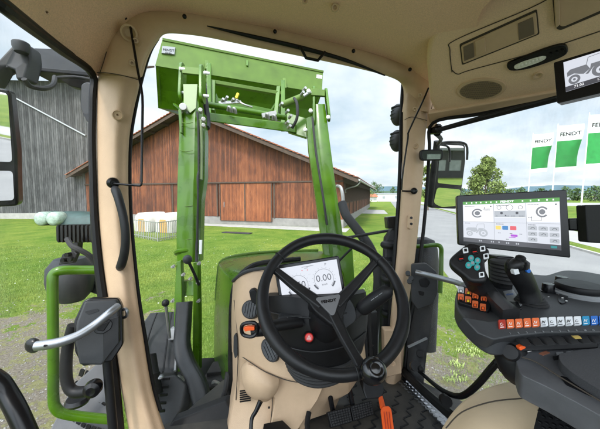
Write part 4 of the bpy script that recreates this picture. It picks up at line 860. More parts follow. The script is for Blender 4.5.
# bucket: curved back, floor, side plates — axis along the tractor's side direction
def bk(x, y, d): return P(x, y, d)
L0 = dict(top=bk(162.5, 41, 2.44), fold=bk(155.5, 66, 2.36), low=bk(158, 108, 2.62), lip=bk(166, 52, 2.95))
ax_ = (P(323, 73, 3.12)-P(162.5, 41, 2.44))
def bsec(o): return [p+o for p in (L0['top'], L0['fold'], L0['fold']+(L0['low']-L0['fold'])*.5+cF*.03-UP*.0, L0['low'], L0['low']+cF*.35+UP*.10)]
s0, s1 = bsec(V((0, 0, 0))), bsec(ax_)
bt = MB(); sh = cF*.02+UP*.004
bt.rings([s0+[p+sh for p in reversed(s0)], s1+[p+sh for p in reversed(s1)]])
bu_ = bt.build('bucket', M['green'], LO, smooth=0, bev=.003, label='wide green loader bucket')
# upper plate in the paler, greyer green
up_ = MB().solid([L0['top']-cF*.006+UP*.004, L0['top']+ax_-cF*.006+UP*.004, L0['fold']+ax_-cF*.006, L0['fold']-cF*.006], cF*.004).build('upper_plate', M['green2'], bu_, smooth=0)
for o_ in (V((0, 0, 0)), ax_-tR*.03):
    MB().solid([L0['top']+o_, L0['fold']+o_, L0['low']+o_, L0['low']+cF*.5+UP*.1+o_, L0['top']+cF*.6+o_], tR*.025).build('side_plate', M['green'], bu_, bev=.003)
MB().bar(L0['top']+UP*.01, L0['top']+ax_+UP*.01, .03, .02).build('edge_bar', M['green2'], bu_, smooth=0)
# number plate on bucket and sticker
pq = plane3((162.5, 41, 2.44), (323, 73, 3.12), (155.5, 66, 2.36))
pl_ = MB().pl(pq, [(162.5, 47.5), (175.5, 48.8), (174.5, 56), (161.5, 54.6)], .02, .014).build('maker_plate', M['lgrey'], bu_, bev=.003)
pn = Panel((on(pq, 168, 52, .0205), pq[1]), [(162.5, 47.5), (175.5, 48.8), (174.5, 56), (161.5, 54.6)])
pn.text('lettering', 'FENDT', .5, .3, .03, M['black'], pl_, .002); pn.text('lettering', '4X/80', .5, .72, .02, M['black'], pl_, .002)
MB().pl(pq, [(316.5, 75), (322, 76), (321.6, 79.3), (316, 78.3)], .008, .004).build('sticker', M['white'], bu_)
MB().bar(on(pq, 247, 61.5, .01), on(pq, 247, 67, .01), .02, .02).build('tab', M['green'], bu_, bev=.003)
for x in (206.5, 283):
    MB().bar(on(pq, x, 64 if x < 250 else 81, .03), on(pq, x, 74 if x < 250 else 92, .05), .035, .03).build('tab', M['green2'], bu_, bev=.003)
# ball ended levers by the loader foot
MB().tube([P(197.2, 112, 1.75), P(198, 135, 1.72), P(198, 180, 1.665), P(196.8, 225, 1.62), P(196.5, 262, 1.57)], .0075, 8, 4).build('hose', M['rubber'], la); MB().tube([P(200.5, 120, 1.76), P(201, 150, 1.73), P(200.6, 180, 1.69)], .012, 10, 4).build('cylinder', M['green3'], la); MB().tube([P(312.5, 118, 2.1), P(316, 153, 2.05), P(322, 190, 1.99), P(327, 225, 1.95)], .008, 8, 4).build('hose', M['rubber'], ra)
MB().px([(199.3, 240, 1.56), (201.8, 240, 1.56), (201.4, 254, 1.55), (199, 254, 1.55)], .01).build('reflector', M['white'], la)
# decals and weld seams on the beams
MB().px([(183.5, 168, 1.638), (186.5, 168, 1.636), (186, 205, 1.612), (183, 205, 1.614)], .002).build('decal', M['white'], la) if False else None
mb = MB()
for y in (122, 150, 205, 238): mb.tube([P(180, y, 1.71-(y-120)*.0009), P(186, y+1.5, 1.69-(y-120)*.0009), P(193, y+.5, 1.69-(y-120)*.0009)], .0022, 6, 2)
mb.build('weld', M['green2'], la)
def lever(name, pts, r_, br, lab, mt='mgrey', rodm='black'):
    T = thing(name, P(*pts[0]), lab, 'lever'); MB().tube([P(*p) for p in pts], r_, 8, 3).build('rod', M[rodm], T)
    MB().ball(P(*pts[-1]), br, 18).build('knob', M[mt], T); return T
lever('lever', [(199, 285, 1.5), (194, 273, 1.48), (187.5, 259.5, 1.45)], .008, .024, 'round dark grey knob on a slanted rod at the foot of the left loader arm')
lever('lever', [(169.5, 338, 1.38), (168, 322, 1.38), (165.5, 303, 1.38)], .008, .018, 'small black knob on an upright steel rod above the grey mudguard', 'black', 'steel')

# unseen rear bulkhead and rear floor of the cab, added to darken the footwell
MB().solid([V((-.75, .12, fz)), V((1.6, .12, fz)), V((1.9, -.9, fz)), V((-.5, -.9, fz))], (0, 0, -.04)).build('floor_mat', M['dgrey'], TR)
MB().box(V((.7, -.92, fz+.28)), 2.5, .06, .60).build('rear_bulkhead', M['dgrey'], TR, bev=.01)
MB().tube([V((-.55, -.85, fz+.2)), V((-.55, -.88, CAMZ+.2)), V((-.5, -.75, CAMZ+.6))], .06, 10, 4).build('rear_pillar', M['beige'], TR)
MB().tube([V((1.85, -.85, fz+.2)), V((1.85, -.88, CAMZ+.2)), V((1.75, -.75, CAMZ+.6))], .06, 10, 4).build('rear_pillar', M['beige'], TR)
# ================= left side things
T = thing('outside_mirror', P(10, 150, 1.0), 'left outside mirror with a black frame and two panes, at the left edge', 'mirror', 'outside mirrors')
ml = (P(9, 150, 1.0), V((.81, -1.69, -.24)).normalized())
fr_ = rnd([(-50, 82), (2, 88), (10, 90), (16.5, 150), (18, 206), (-50, 210)], 5)
MB().pl(ml, fr_, 0, .05).build('housing', M['gloss'], T, bev=.01)
MB().pl(ml, rnd([(-46, 88), (0, 92), (8, 94), (12.5, 162), (-46, 160)], 4), .002, .004).build('mirror_pane', M['mirror'], T)
MB().pl(ml, rnd([(-46, 170), (13, 171), (14.5, 200), (-46, 203)], 4), .002, .004).build('mirror_pane', M['mirror'], T)
# arm and roof bracket above
T = thing('mirror_arm', P(40, 62, 1.15), 'grey folding mirror arm with a bracket above the left door', 'mirror arm')
mb = MB(); mb.px([(-30, 75, 1.1), (-12, 70, 1.1), (13, 43, 1.12), (24, 41, 1.14), (29, 47, 1.15), (30, 60, 1.16), (25, 79, 1.14), (15, 80, 1.13), (14, 70, 1.12), (6, 66, 1.12), (0, 67, 1.1), (-10, 84, 1.1)], .06); mb.build('arm_casting', M['mgrey'], T, bev=.01)
MB().lathe(P(21, 45, 1.12), UP, [(.022, -.03), (.028, -.01), (.028, .008), (.02, .013)], 18).build('hinge_cap', M['mgrey'], T, bev=.002)
MB().px([(24, 50, 1.3), (35, 48.5, 1.32), (58, 49, 1.4), (93, 72, 1.45), (93, 73, 1.45), (80, 71, 1.42), (52, 69, 1.36), (27, 66, 1.28)], .14).build('roof_bracket', M['mgrey'], T, bev=.012)
MB().px([(27, 65.5, 1.27), (93, 71.5, 1.42), (93, 76.5, 1.42), (27, 70, 1.27)], .12).build('cover', M['dgrey'], T, bev=.006)
MB().tube([P(24, 79, 1.12), P(30, 86, 1.15), (P(44, 88.5, 1.2)), P(53, 85, 1.25), P(55, 77, 1.3)], .010, 8, 4).build('cable', M['rubber'], T)
MB().tube([P(54, 78, 1.3), P(74, 77, 1.36), P(94, 80, 1.4)], .008, 8, 3).build('cable', M['rubber'], T)
MB().px([(56, 77, 1.33), (92, 78, 1.42), (92, 91, 1.42), (70, 86, 1.38)], .04).build('wedge', M['dgrey'], T, bev=.004)
T = thing('marker_lamp', P(85, 100, 1.2), 'grey slim lamp standing behind the left door seal, under the mirror arm', 'lamp')
MB().px(rnd([(80.5, 84), (87, 81), (93, 84), (93, 117), (83, 115), (80, 108)], 3), .07, 1.25).build('housing', M['mgrey'], T, bev=.01)
MB().px(rnd([(82, 113), (93, 113), (93, 123), (87, 122)], 2), .06, 1.24).build('lens', M['gloss'], T, bev=.006)
# work light by the left door
T = thing('work_light', P(75, 262, 1.2), 'black ribbed work light on a bracket beyond the left door glass', 'work light')
mb = MB()
for i in range(9):
    x = 56+i*4.1; mb.px(rnd([(x, 225+abs(i-4)*.35), (x+2.4, 224.5), (x+2.6, 243), (x+.4, 242-abs(i-4)*.3)], 1), .09, 1.16)
mb.px(rnd([(57, 228), (89, 226), (90, 241), (58, 240)], 3), .07, 1.18); mb.build('housing', M['gloss'], T, bev=.003)
MB().px([(70, 243, 1.17), (78, 242, 1.17), (77, 252, 1.17), (71, 252, 1.17)], .03).build('bracket', M['dgrey'], T, bev=.003)
MB().px([(62, 254, 1.17), (74, 251, 1.17), (77, 254, 1.17), (73, 263, 1.17), (58, 265, 1.17)], .02).build('base_plate', M['dgrey'], T, bev=.004)
mb = MB()
for x, y in ((62, 260.5), (69, 259.5), (66, 255)): p = P(x, y, 1.15); mb.cyl(p+cF*.02, p, .009, 10)
mb.build('bolts', M['gloss'], T)
MB().tube([P(67, 239, 1.12), P(72, 246, 1.1), P(80, 250, 1.1), P(90, 256, 1.12), P(97, 266, 1.14)], .010, 8, 4).build('cable', M['rubber'], T)
T = thing('fuel_filter', P(75, 280, 1.35), 'round grey housing behind the green left hand rail', 'housing')
MB().lathe(P(72, 296, 1.32), UP, [(.05, -.02), (.085, .02), (.095, .08), (.09, .14), (.06, .18), (.02, .19)], 22).build('body', M['mgrey'], T)
MB().px([(82, 270, 1.36), (98, 278, 1.36), (99, 296, 1.36), (80, 289, 1.36)], .06).build('arm', M['mgrey'], T, bev=.008)
# green rails
def rail(pts, r_, lab):
    MB().tube([P(*p) for p in pts], r_, 14, 6).build('hand_rail', M['green'], label=lab, cat='hand rail', group='green hand rails')
rail([(104, 270, 1.06), (80, 270, 1.03), (62, 270.5, 1.0), (54, 274, .99), (52.6, 284, .985), (53, 320, .98), (53.5, 370, .98), (53.5, 398, .98), (56, 408, .98), (64, 413.5, .99), (85, 417, 1.02), (112, 419.5, 1.06)], .0165, 'thick green bent tube hand rail outside the left door')
rail([(410, 246.5, 1.66), (425, 246, 1.6), (437, 245, 1.55), (441, 248, 1.54), (441.3, 256, 1.54), (441, 275, 1.53), (440, 293, 1.52)], .0115, 'thin green bent tube hand rail outside the right pillar')
# grab handle on the left pillar
MB().tube([P(114.5, 190, .925), P(116, 191.5, .90), P(119, 200, .875), P(123.5, 218, .865), (P(125.5, 236, .865)), P(124.5, 252, .875), P(121.5, 264, .90), P(119.5, 267, .93)], [.011, .013, .0125, .012, .012, .0125, .013, .011], 12, 5, flat=1.25).build('grab_handle', M['dgrey'], TR, label='dark grey curved grab handle on the left beige pillar')
# left blind rod and its round holder
T = thing('blind_rod', P(142, 150, .95), 'thin black wire rod from the roof corner to the black clip on the left pillar', 'rod', 'window rods')
MB().tube([P(130.5, 27, .94), P(133, 42, .935), P(138, 72, .93), P(142.3, 96, .925), P(142.2, 130, .92), P(141.5, 182, .915)], .0042, 8, 3).build('rod', M['gloss'], T)
MB().tube([P(141.6, 180, .915), P(141, 185, .915), P(136, 185.5, .915), P(113, 183.5, .92)], .0035, 8, 3).build('rod_end', M['gloss'], T)
p = P(113, 183, .93); MB().lathe(p, CAM-p, [(.016, -.01), (.019, .004), (.017, .014), (.009, .018), (.008, .012), (.002, .012)], 20).build('clip', M['gloss'], T)
T = thing('blind_rod', P(405, 150, 1.4), 'thin black wire rod slanting down to the black clip on the right pillar', 'rod', 'window rods')
MB().tube([P(428.5, 88, 1.37), P(423, 101, 1.37), P(409, 131, 1.38), P(408, 138, 1.38), P(403, 172, 1.39), P(401.5, 190, 1.4)], .0042, 8, 3).build('rod', M['gloss'], T)
MB().tube([P(402, 191, 1.4), P(413, 191.3, 1.39)], .004, 8, 1).build('rod_end', M['gloss'], T)
p = P(414, 191, 1.39); MB().lathe(p, CAM-p, [(.014, -.01), (.017, .004), (.015, .014), (.008, .018), (.007, .012), (.002, .012)], 20).build('clip', M['gloss'], T)
# left door latch with silver lever
T = thing('door_latch', P(98, 330, .8), 'grey door lock box with a curved silver lever on the left door', 'door latch', 'door latches')
dl = plane3((80, 310, .80), (118, 310, .84), (95, 362, .79))
MB().pl(dl, rnd([(83, 301), (90, 297.5), (118, 298), (122, 306), (123, 345), (112, 362), (82, 367), (74, 352), (73, 322)], 2.5), -.006, .05).build('back_plate', M['gloss'], T, bev=.004)
MB().pl(dl, rnd([(86, 301), (118, 299), (119.5, 307), (120, 340), (103, 363.5), (81, 363), (77, 340), (78, 322)], 2.5), .022, .04).build('case', M['mgrey'], T, bev=.006)
MB().pl(dl, [(104, 320), (120, 315), (120, 341), (104, 362)], .0235, .02).build('case_side', M['dgrey'], T, bev=.003)
rc = MB().pl(dl, rnd([(94, 325), (98, 320), (111, 318), (114, 322), (112, 328), (104, 333), (96, 332)], 2.5), .0255, .01).build('recess', M['gloss'], T, bev=.002)
MB().pl(dl, [(97, 325), (104, 322), (112, 319.5), (105, 330), (99, 329)], .031, .01).build('release', M['black'], rc, bev=.002)
MB().pl(dl, rnd([(86, 311), (98, 308), (101, 310), (90, 314)], 1.5), .024, .01).build('emblem_pad', M['dgrey'], T)
lv = MB().tube([P(118, 306, .79), P(110, 312.5, .765), P(96, 324, .745), P(80, 334.5, .72), P(62, 341.5, .70), P(48, 344.5, .69), P(36, 346, .685)], [.010, .0105, .011, .011, .0115, .012, .0115], 14, 5).build('lever', M['silver'], T)
MB().ball(P(33, 345.5, .70), .019, 16, (1, .6, 1)).build('lever_knob', M['gloss'], lv)
MB().cyl(P(45, 345.8, .676), P(45, 345.8, .683), .003).build('screw', M['black'], lv)
MB().tube([P(119, 311, .86), P(126, 309, .86), P(127, 316, .86), P(121, 318, .86)], .005, 8, 3).build('spring_loop', M['steel'], T)
# black handle loop below the latch
T = thing('door_pull', P(70, 370, .85), 'black angular door pull handle under the left lock box', 'door pull')
MB().tube([P(73, 325, .83), P(68, 345, .83), P(66, 368, .83), P(68, 385, .83), (P(75, 392, .83)), P(88, 391, .83)], [.014, .015, .0155, .0155, .016, .015], 12, 5).build('grip', M['black'], T)
p = P(90.5, 389, .82); MB().lathe(p+cF*.02, -cF+cR*.3, [(.02, 0), (.024, .012), (.022, .03), (.012, .036), (.003, .034)], 20).build('boss', M['gloss'], T)
MB().lathe(P(78, 400, .9), UP, [(.03, -.01), (.036, 0), (.03, .01)], 18).build('foot', M['gloss'], T)
MB().px([(66, 391, .95), (76, 391, .95), (77, 396, .95), (66, 396, .95)], .02).build('blue_cap', M['blue'], T, bev=.003)
T = thing('door_gas_strut', P(108, 400, .84), 'black upright bar below the left lock box beside the beige pillar', 'bar')
MB().tube([P(107, 360, .85), P(110, 395, .84), P(114, 440, .83)], .0125, 12, 3).build('tube', M['black'], T)
T = thing('grab_bar', P(10, 400, .6), 'thick black curved grab bar at the bottom left corner', 'grab bar')
MB().tube([P(-20, 372, .55), P(-3, 380, .55), P(7, 393, .55), P(18, 413, .54), P(32, 445, .53)], .0165, 14, 5).build('tube', M['gloss'], T)
# ================= right side things
T = thing('outside_mirror', P(448, 175, 1.9), 'right outside mirror with an upper and a lower pane, left of the touch screen', 'mirror', 'outside mirrors')
mr = (P(448, 175, 1.84), V((.035, -1.737, -.10)).normalized())
MB().pl(mr, rnd([(438, 141), (465.5, 143.5), (466, 160), (462.5, 187), (458, 209), (430, 208), (429, 195), (434, 175), (436, 150)], 3.5), 0, .05).build('housing', M['black'], T, bev=.01)
MB().pl(mr, rnd([(440, 144.5), (463.5, 146), (464, 162), (461.5, 185.5), (437.5, 183)], 2), .002, .004).build('mirror_pane', M['mirror'], T)
MB().pl(mr, rnd([(437, 187.5), (461, 189.5), (456.5, 206), (441, 207), (433.5, 203)], 3), .002, .004).build('mirror_pane', M['mirror'], T)
mb = MB(); mb.tube([P(437, 141, 1.75), P(436, 150, 1.77), P(433, 175, 1.8), P(429.5, 205, 1.85)], .019, 10, 3); mb.build('stay', M['black'], T)
MB().tube([P(440, 143, 1.75), P(452, 142, 1.74), P(466, 144.5, 1.72), P(467, 160, 1.73)], .007, 8, 4).build('wire_frame', M['gloss'], T)
mb = MB(); mb.tube([P(432, 131, 1.5), P(436, 130, 1.46), P(442, 129, 1.44)], .02, 10, 2); mb.tube([P(438, 126, 1.5), P(437, 134, 1.48)], .018, 10, 1); mb.build('joint_block', M['gloss'], T)
MB().tube([P(436, 134, 1.5), P(441, 139, 1.6), P(438, 144, 1.72)], .011, 8, 3).build('link', M['black'], T)
T = thing('interior_mirror', P(431, 155, 1.38), 'small wide angle mirror in a black frame beside the right pillar', 'mirror')
mi_ = (P(431, 155, 1.38), V((-.12, -1.85, -.12)).normalized())
MB().pl(mi_, rnd([(420.5, 149.8), (442, 149), (443.5, 152), (442.5, 160.5), (421, 160.8), (419.8, 156)], 3), 0, .02).build('housing', M['gloss'], T, bev=.003)
MB().pl(mi_, rnd([(422.2, 151.3), (440.8, 150.7), (442, 152.5), (441, 159), (422.6, 159.4)], 2), .002, .003).build('mirror_pane', M['mirror'], T)
# lamps left of the right pillar
for (x, y, lab) in ((398, 115, 'upper ribbed dark round lamp beside the right pillar'), (397, 141, 'lower ribbed dark round lamp beside the right pillar')):
    T = thing('work_light', P(x, y, 1.62), lab, 'work light', 'round lamps beside the right pillar'); p = P(x, y, 1.62)
    MB().ball(p, .048, 20, (.85, 1, 1.3)).build('housing', M['mgrey'], T); mb = MB()
    for k in (-1, 0, 1, 2): mb.lathe(p+UP*k*.02, UP, [(.04, -.003), (.0445-abs(k)*.003, -.002), (.0445-abs(k)*.003, .002), (.04, .003)], 20)
    mb.build('ribs', M['dgrey'], T)
T = thing('sensor_box', P(390, 223, 1.6), 'small black box lamp above the black housing left of the right pillar', 'lamp'); MB().px(rnd([(387, 217), (399, 216), (399, 228), (388, 229)], 1.5), .06, 1.58).build('housing', M['gloss'], T, bev=.006)
# right door latch
T = thing('door_latch', P(423, 280, 1.3), 'grey lock box with a silver lever on the right door', 'door latch', 'door latches')
rl_ = plane3((412, 270, 1.31), (440, 275, 1.27), (420, 305, 1.29))
MB().pl(rl_, rnd([(411, 264), (426, 263), (437, 272), (437.5, 292), (433, 303), (417, 309), (411, 300)], 2.5), .018, .05).build('case', M['mgrey'], T, bev=.005)
r_ = MB().pl(rl_, rnd([(418, 279), (425, 277), (430, 281), (427, 287), (420, 286)], 2), .0205, .01).build('recess', M['gloss'], T, bev=.002)
MB().pl(rl_, rnd([(418, 290), (424, 291), (423, 295), (419, 294)], 1), .0205, .01).build('slot', M['gloss'], T)
MB().tube([P(415.5, 272, 1.25), P(424, 274, 1.23), P(440, 278, 1.16), P(455, 282, 1.1), P(463, 285, 1.06)], [.011, .012, .0115, .011, .011], 12, 4).build('lever', M['silver'], T)
mb = MB()
for x, y in ((408, 274), (411, 279), (409.5, 282)): mb.cyl(P(x, y, 1.28), P(x, y-1, 1.25), .011, 10)
mb.build('striker', M['mgrey'], T)
# black tube rail, right door bottom
T = thing('door_rail', P(470, 395, .95), 'black bent tube rail across the bottom of the right door', 'door rail')
MB().tube([P(500, 359, .83), P(490, 370, .85), P(478, 384, .88), P(466, 394, .92), P(456, 396, .96), P(442, 390, 1.02), P(428, 379, 1.1), P(414, 366, 1.18)], [.0105, .0105, .0105, .0105, .0095, .0085, .0075, .0075], 12, 5).build('tube', M['gloss'], T)
MB().tube([P(496, 362, .815), P(499, 366, .815), P(502, 371, .815)], .006, 8, 3).build('clamp', M['black'], T)
mb = MB(); mb.cyl(P(414, 366, 1.2), P(416, 366, 1.14), .02, 14); mb.ball(P(421, 369, 1.13), .013); mb.cyl(P(444, 399, .98), P(447, 402, .95), .018, 12); mb.build('joint', M['black'], T)
# crossbar under the overhead console
T = thing('roller_blind', P(500, 115, 1.2), 'black horizontal blind bar under the overhead console', 'blind bar')
MB().tube([P(437, 130, 1.44), P(480, 118, 1.3), P(560, 97, 1.1), P(640, 76, .95)], .0125, 12, 3, flat=.8).build('bar', M['dgrey'], T)
MB().tube([P(437, 131.5, 1.41), P(480, 120, 1.275), P(560, 99.6, 1.08), P(640, 79, .93)], .006, 8, 3).build('trim', M['black'], T)
# reading lamp
T = thing('reading_light', on(cp, 536, 56, 0), 'black oval reading lamp with a clear lens in the overhead console', 'light')
ax0 = [(508, 62), (520, 57), (545, 47.5), (562, 43), (567.5, 46), (566.5, 52), (555, 58), (530, 66.5), (514, 69), (508, 67)]
MB().pl(cp, [tuple(q)[:2] for q in cr([(a, b, 0) for a, b in ax0], 3, True)], .012, .02).build('bezel', M['gloss'], T, bev=.004)
MB().pl(cp, [tuple(q)[:2] for q in cr([(a, b, 0) for a, b in ((515, 63), (525, 58.5), (543, 53.5), (546, 55.5), (538, 60), (520, 66), (515, 66))], 3, True)], .0155, .006).build('lens', mat('lens', (.8, .8, .75), .15, bump=1, bscale=120, var=.3, vscale=90), T, bev=.002)
mb = MB()
for i in range(7): mb.pl(cp, ell(519+i*3.6, 63.2-i*1.3, 1.1, 1.0), .018, .003)
mb.build('lens_dots', M['white'], T); mb = MB()
for x, y in ((551, 52), (557, 50), (562, 48.5)): mb.pl(cp, ell(x, y, 1.6, 1.8), .016, .006)
mb.build('switch', M['black'], T)
# ================= screens
T = thing('roof_display', P(590, 75, .76), 'small black display hanging from the overhead console, showing a grey tractor', 'display')
rp_ = plane3((553, 63, .80), (600, 48, .72), (558, 103, .79))
MB().pl(rp_, rnd([(553.5, 62.5), (660, 30), (664, 78), (557, 103.5)], 1.5), 0, .03).build('housing', M['gloss'], T, bev=.004)
pn = Panel(rp_, [(563.5, 62.5), (640, 39), (643, 68), (566, 92)])
s_ = pn.rect(MB(), 0, 0, 1, 1, .001, .002).build('screen', M['scr'], T); s2 = pn.rect(MB(), 0, .84, 1, 1, .0018, .001).build('status_bar', M['sdark'], s_)
def tractor_icon(p, par, u, v, s, mt='sgrey', name='tractor_icon'):
    k = p.w/p.h; mb = MB(); q = lambda a, b: (u+a*s, v+b*s*k)
    def poly(pts, o=.0022): mb.solid([p.at(*q(a, b), o) for a, b in pts], -p.n*.0006)
    p.arc(mb, *q(.28, .12), .20*s, .09*s, off=.0022); p.arc(mb, *q(-.32, .18), .14*s, .065*s, off=.0022)
    p.disc(mb, *q(.28, .12), .05*s, .0022); p.disc(mb, *q(-.32, .18), .035*s, .0022)
    poly([(-.48, -.08), (-.40, -.15), (-.02, -.16), (.05, .0), (-.1, .10), (-.2, .06), (-.32, .0), (-.48, .04)]); poly([(.05, 0), (.08, -.14), (.3, -.14), (.46, .0), (.3, -.1), (.12, -.02), (.0, .14), (-.06, .12)])
    p.line(mb, [q(-.02, -.16), q(.03, -.36), q(.32, -.38), q(.34, -.14)], .0012, .0024)
    return mb.build(name, M[mt], par, smooth=0)
tractor_icon(pn, s_, .34, .48, .62)
pn.text('status_text', '71.02', .2, .92, .009, M['swhite'], s2, .0024); pn.text('status_text', '13:52', .52, .92, .009, M['swhite'], s2, .0024); MB(); pn.disc(MB(), .75, .92, .02, .0024).build('status_dot', M['sgn2'], s2)
# main terminal
T = thing('touch_screen', P(512, 220, .85), 'wide black framed touch screen with grey tiles on the right console', 'display')
mp_ = plane3((457, 196, .90), (567, 190, .80), (460, 245, .89))
MB().pl(mp_, rnd([(456.5, 195.5), (567, 189.5), (571, 258), (458.5, 245)], 2), 0, .03).build('housing', M['gloss'], T, bev=.003)
cs = [(462.8, 202), (559.3, 197.5), (561.2, 250.5), (463.6, 241.2)]
pn = Panel(mp_, cs); s_ = pn.rect(MB(), 0, 0, 1, 1, .0008, .002).build('screen', M['scr'], T)
tb = pn.rect(MB(), 0, 0, 1, .075, .0016, .001).build('title_bar', M['sgreen'], s_); bb = pn.rect(MB(), 0, .90, 1, 1, .0016, .001).build('status_bar', M['sdark'], s_)
pn.text('lettering', 'FENDT', .48, .037, .0085, M['swhite'], tb, .0022, bold=.04, sx=1.3)
mb = MB()
for u in (.04, .10, .15, .20, .26, .31, .37, .64, .72, .80, .88, .94): pn.rect(mb, u-.007, .02, u+.007, .053, .0022)
mb.build('title_icons', M['swhite'], tb, smooth=0)
mb = MB()
for u0, v0, u1, v1 in ((.005, .085, .335, .49), (.345, .085, .665, .30), (.345, .31, .665, .39), (.675, .085, .995, .47)): pn.rect(mb, u0, v0, u1, v1, .0015, .0006, .006)
mb.build('tiles', M['swhite'], s_, smooth=0)
mb = MB()
for u0, v0, u1, v1 in ((.345, .24, .665, .38),): pn.rect(mb, u0, v0, u1, v1, .0019, .0004)
for r_ in range(3):
    for c in range(3):
        if (r_, c) != (2, 1): pn.rect(mb, .685+c*.105, .56+r_*.115, .775+c*.105, .645+r_*.115, .002, .0006, .012)
mb.build('buttons', M['scr2'], s_, smooth=0)
mb = MB()
for u in (.335, .67): pn.rect(mb, u+.0035, .08, u+.0055, .90, .0018, .0004)
for v in (.50,): pn.rect(mb, 0, v, 1, v+.004, .0018, .0004)
for u, v in ((.16, .29), (.83, .27)):
    pn.arc(mb, u, v, .062, .018, 40, 330); pn.disc(mb, u, v, .03, .002)
mb.build('gauges', M['sgrey'], s_, smooth=0)
mb = MB()
for u, v in ((.395, .17), (.505, .17), (.615, .17)): pn.arc(mb, u, v, .036 if u == .505 else .024, .004)
for u, v in ((.42, .29), (.58, .29)): pn.disc(mb, u, v, .015, .0024)
for r_ in range(3):
    for c in range(3):
        if (r_, c) != (2, 1): u, v = .73+c*.105, .603+r_*.115; pn.line(mb, [(u-.02, v+.012), (u-.004, v-.016), (u+.014, v-.012), (u+.02, v+.014)], .0012, .0028)
for (u0, u1, v) in ((.02, .13, .115), (.365, .50, .115), (.69, .80, .115), (.36, .44, .53), (.69, .76, .53), (.02, .08, .53), (.22, .30, .19), (.24, .30, .21), (.36, .38, .35), (.47, .50, .35), (.52, .56, .35), (.60, .65, .35), (.69, .73, .38), (.38, .41, .73), (.50, .53, .73), (.60, .63, .73), (.46, .49, .86)):
    k = u0
    while k < u1: pn.rect(mb, k, v, min(k+.011, u1), v+.012, .0022, .0004); k += .015
for u0, v0, u1, v1 in ((.235, .14, .24, .20), (.30, .12, .315, .145), (.955, .115, .97, .14), (.72, .36, .725, .45), (.72, .445, .82, .45), (.815, .37, .82, .45), (.455, .332, .468, .362)): pn.rect(mb, u0, v0, u1, v1, .0022, .0004)
mb.build('screen_marks', M['sline'], s_, smooth=0)
for u0, v0, u1, v1, c in ((.355, .575, .41, .66, 'syel'), (.425, .575, .485, .66, 'sblu'), (.505, .575, .57, .66, 'sred'), (.51, .755, .58, .80, 'spur'), (.49, .81, .56, .825, 'spur')): pn.rect(MB(), u0, v0, u1, v1, .002, .0006, .008).build('coloured_tile', M[c], s_, smooth=0)
tractor_icon(pn, s_, .15, .71, .25, 'scr2')
mb = MB()
for u in (.17, .19, .30, .32, .38, .46, .48, .56, .58): pn.rect(mb, u, .93, u+.012, .965, .0022, .0004)
mb.build('status_icons', M['scr2'], bb, smooth=0)
pn.rect(MB(), .90, .925, .96, .97, .0022, .0004).build('status_mark', M['teal'], bb, smooth=0)
mb = MB()
for i in range(6): mb.lathe(P(506, 262+i*3.6, .86), UP, [(.034, -.006), (.042, -.003), (.042, .003), (.034, .006)], 20)
mb.build('bellows', M['rubber'], T); MB().px([(497, 256, .88), (516, 257, .87), (513, 294, .87), (499, 292, .88)], .05).build('pedestal', M['gloss'], T, bev=.006)
# dark second terminal seen from behind
T = thing('terminal', P(598, 222, .8), 'black terminal seen at the right edge beyond the touch screen', 'display')
MB().px(rnd([(585.5, 205), (640, 204), (640, 246), (588, 242.5)], 2), .03, .80).build('housing', M['black'], T, bev=.004)
MB().px([(568, 218.5, .84), (586, 218, .82), (587, 231.5, .82), (569, 230.5, .84)], .025).build('arm', M['gloss'], T, bev=.005); MB().px([(583, 217, .81), (589, 217, .81), (590, 224, .81), (584, 225, .81)], .02).build('clamp', M['dgrey'], T, bev=.003)
# ================= right console
KZ = -.295
def K(x, y, off=0): return H(x, y, KZ+off)
kp = (K(530, 300), UP)
T = CT = thing('control_console', K(530, 320), 'black console with rows of coloured push buttons right of the steering wheel', 'console')
outl = [(455, 303), (457, 290), (462, 283), (478, 279), (500, 276), (530, 274), (545, 275), (556, 272), (568, 270), (600, 274), (660, 290), (680, 330), (600, 330), (560, 331), (520, 333), (497, 336), (480, 330), (462, 315)]
ol = [tuple(q)[:2] for q in cr([(a, b, 0) for a, b in outl], 3, True)]
body = MB().solid([K(x, y) for x, y in ol], (0, 0, -.045)).build('top', M['mgrey'], CT, bev=.006, seg=3)
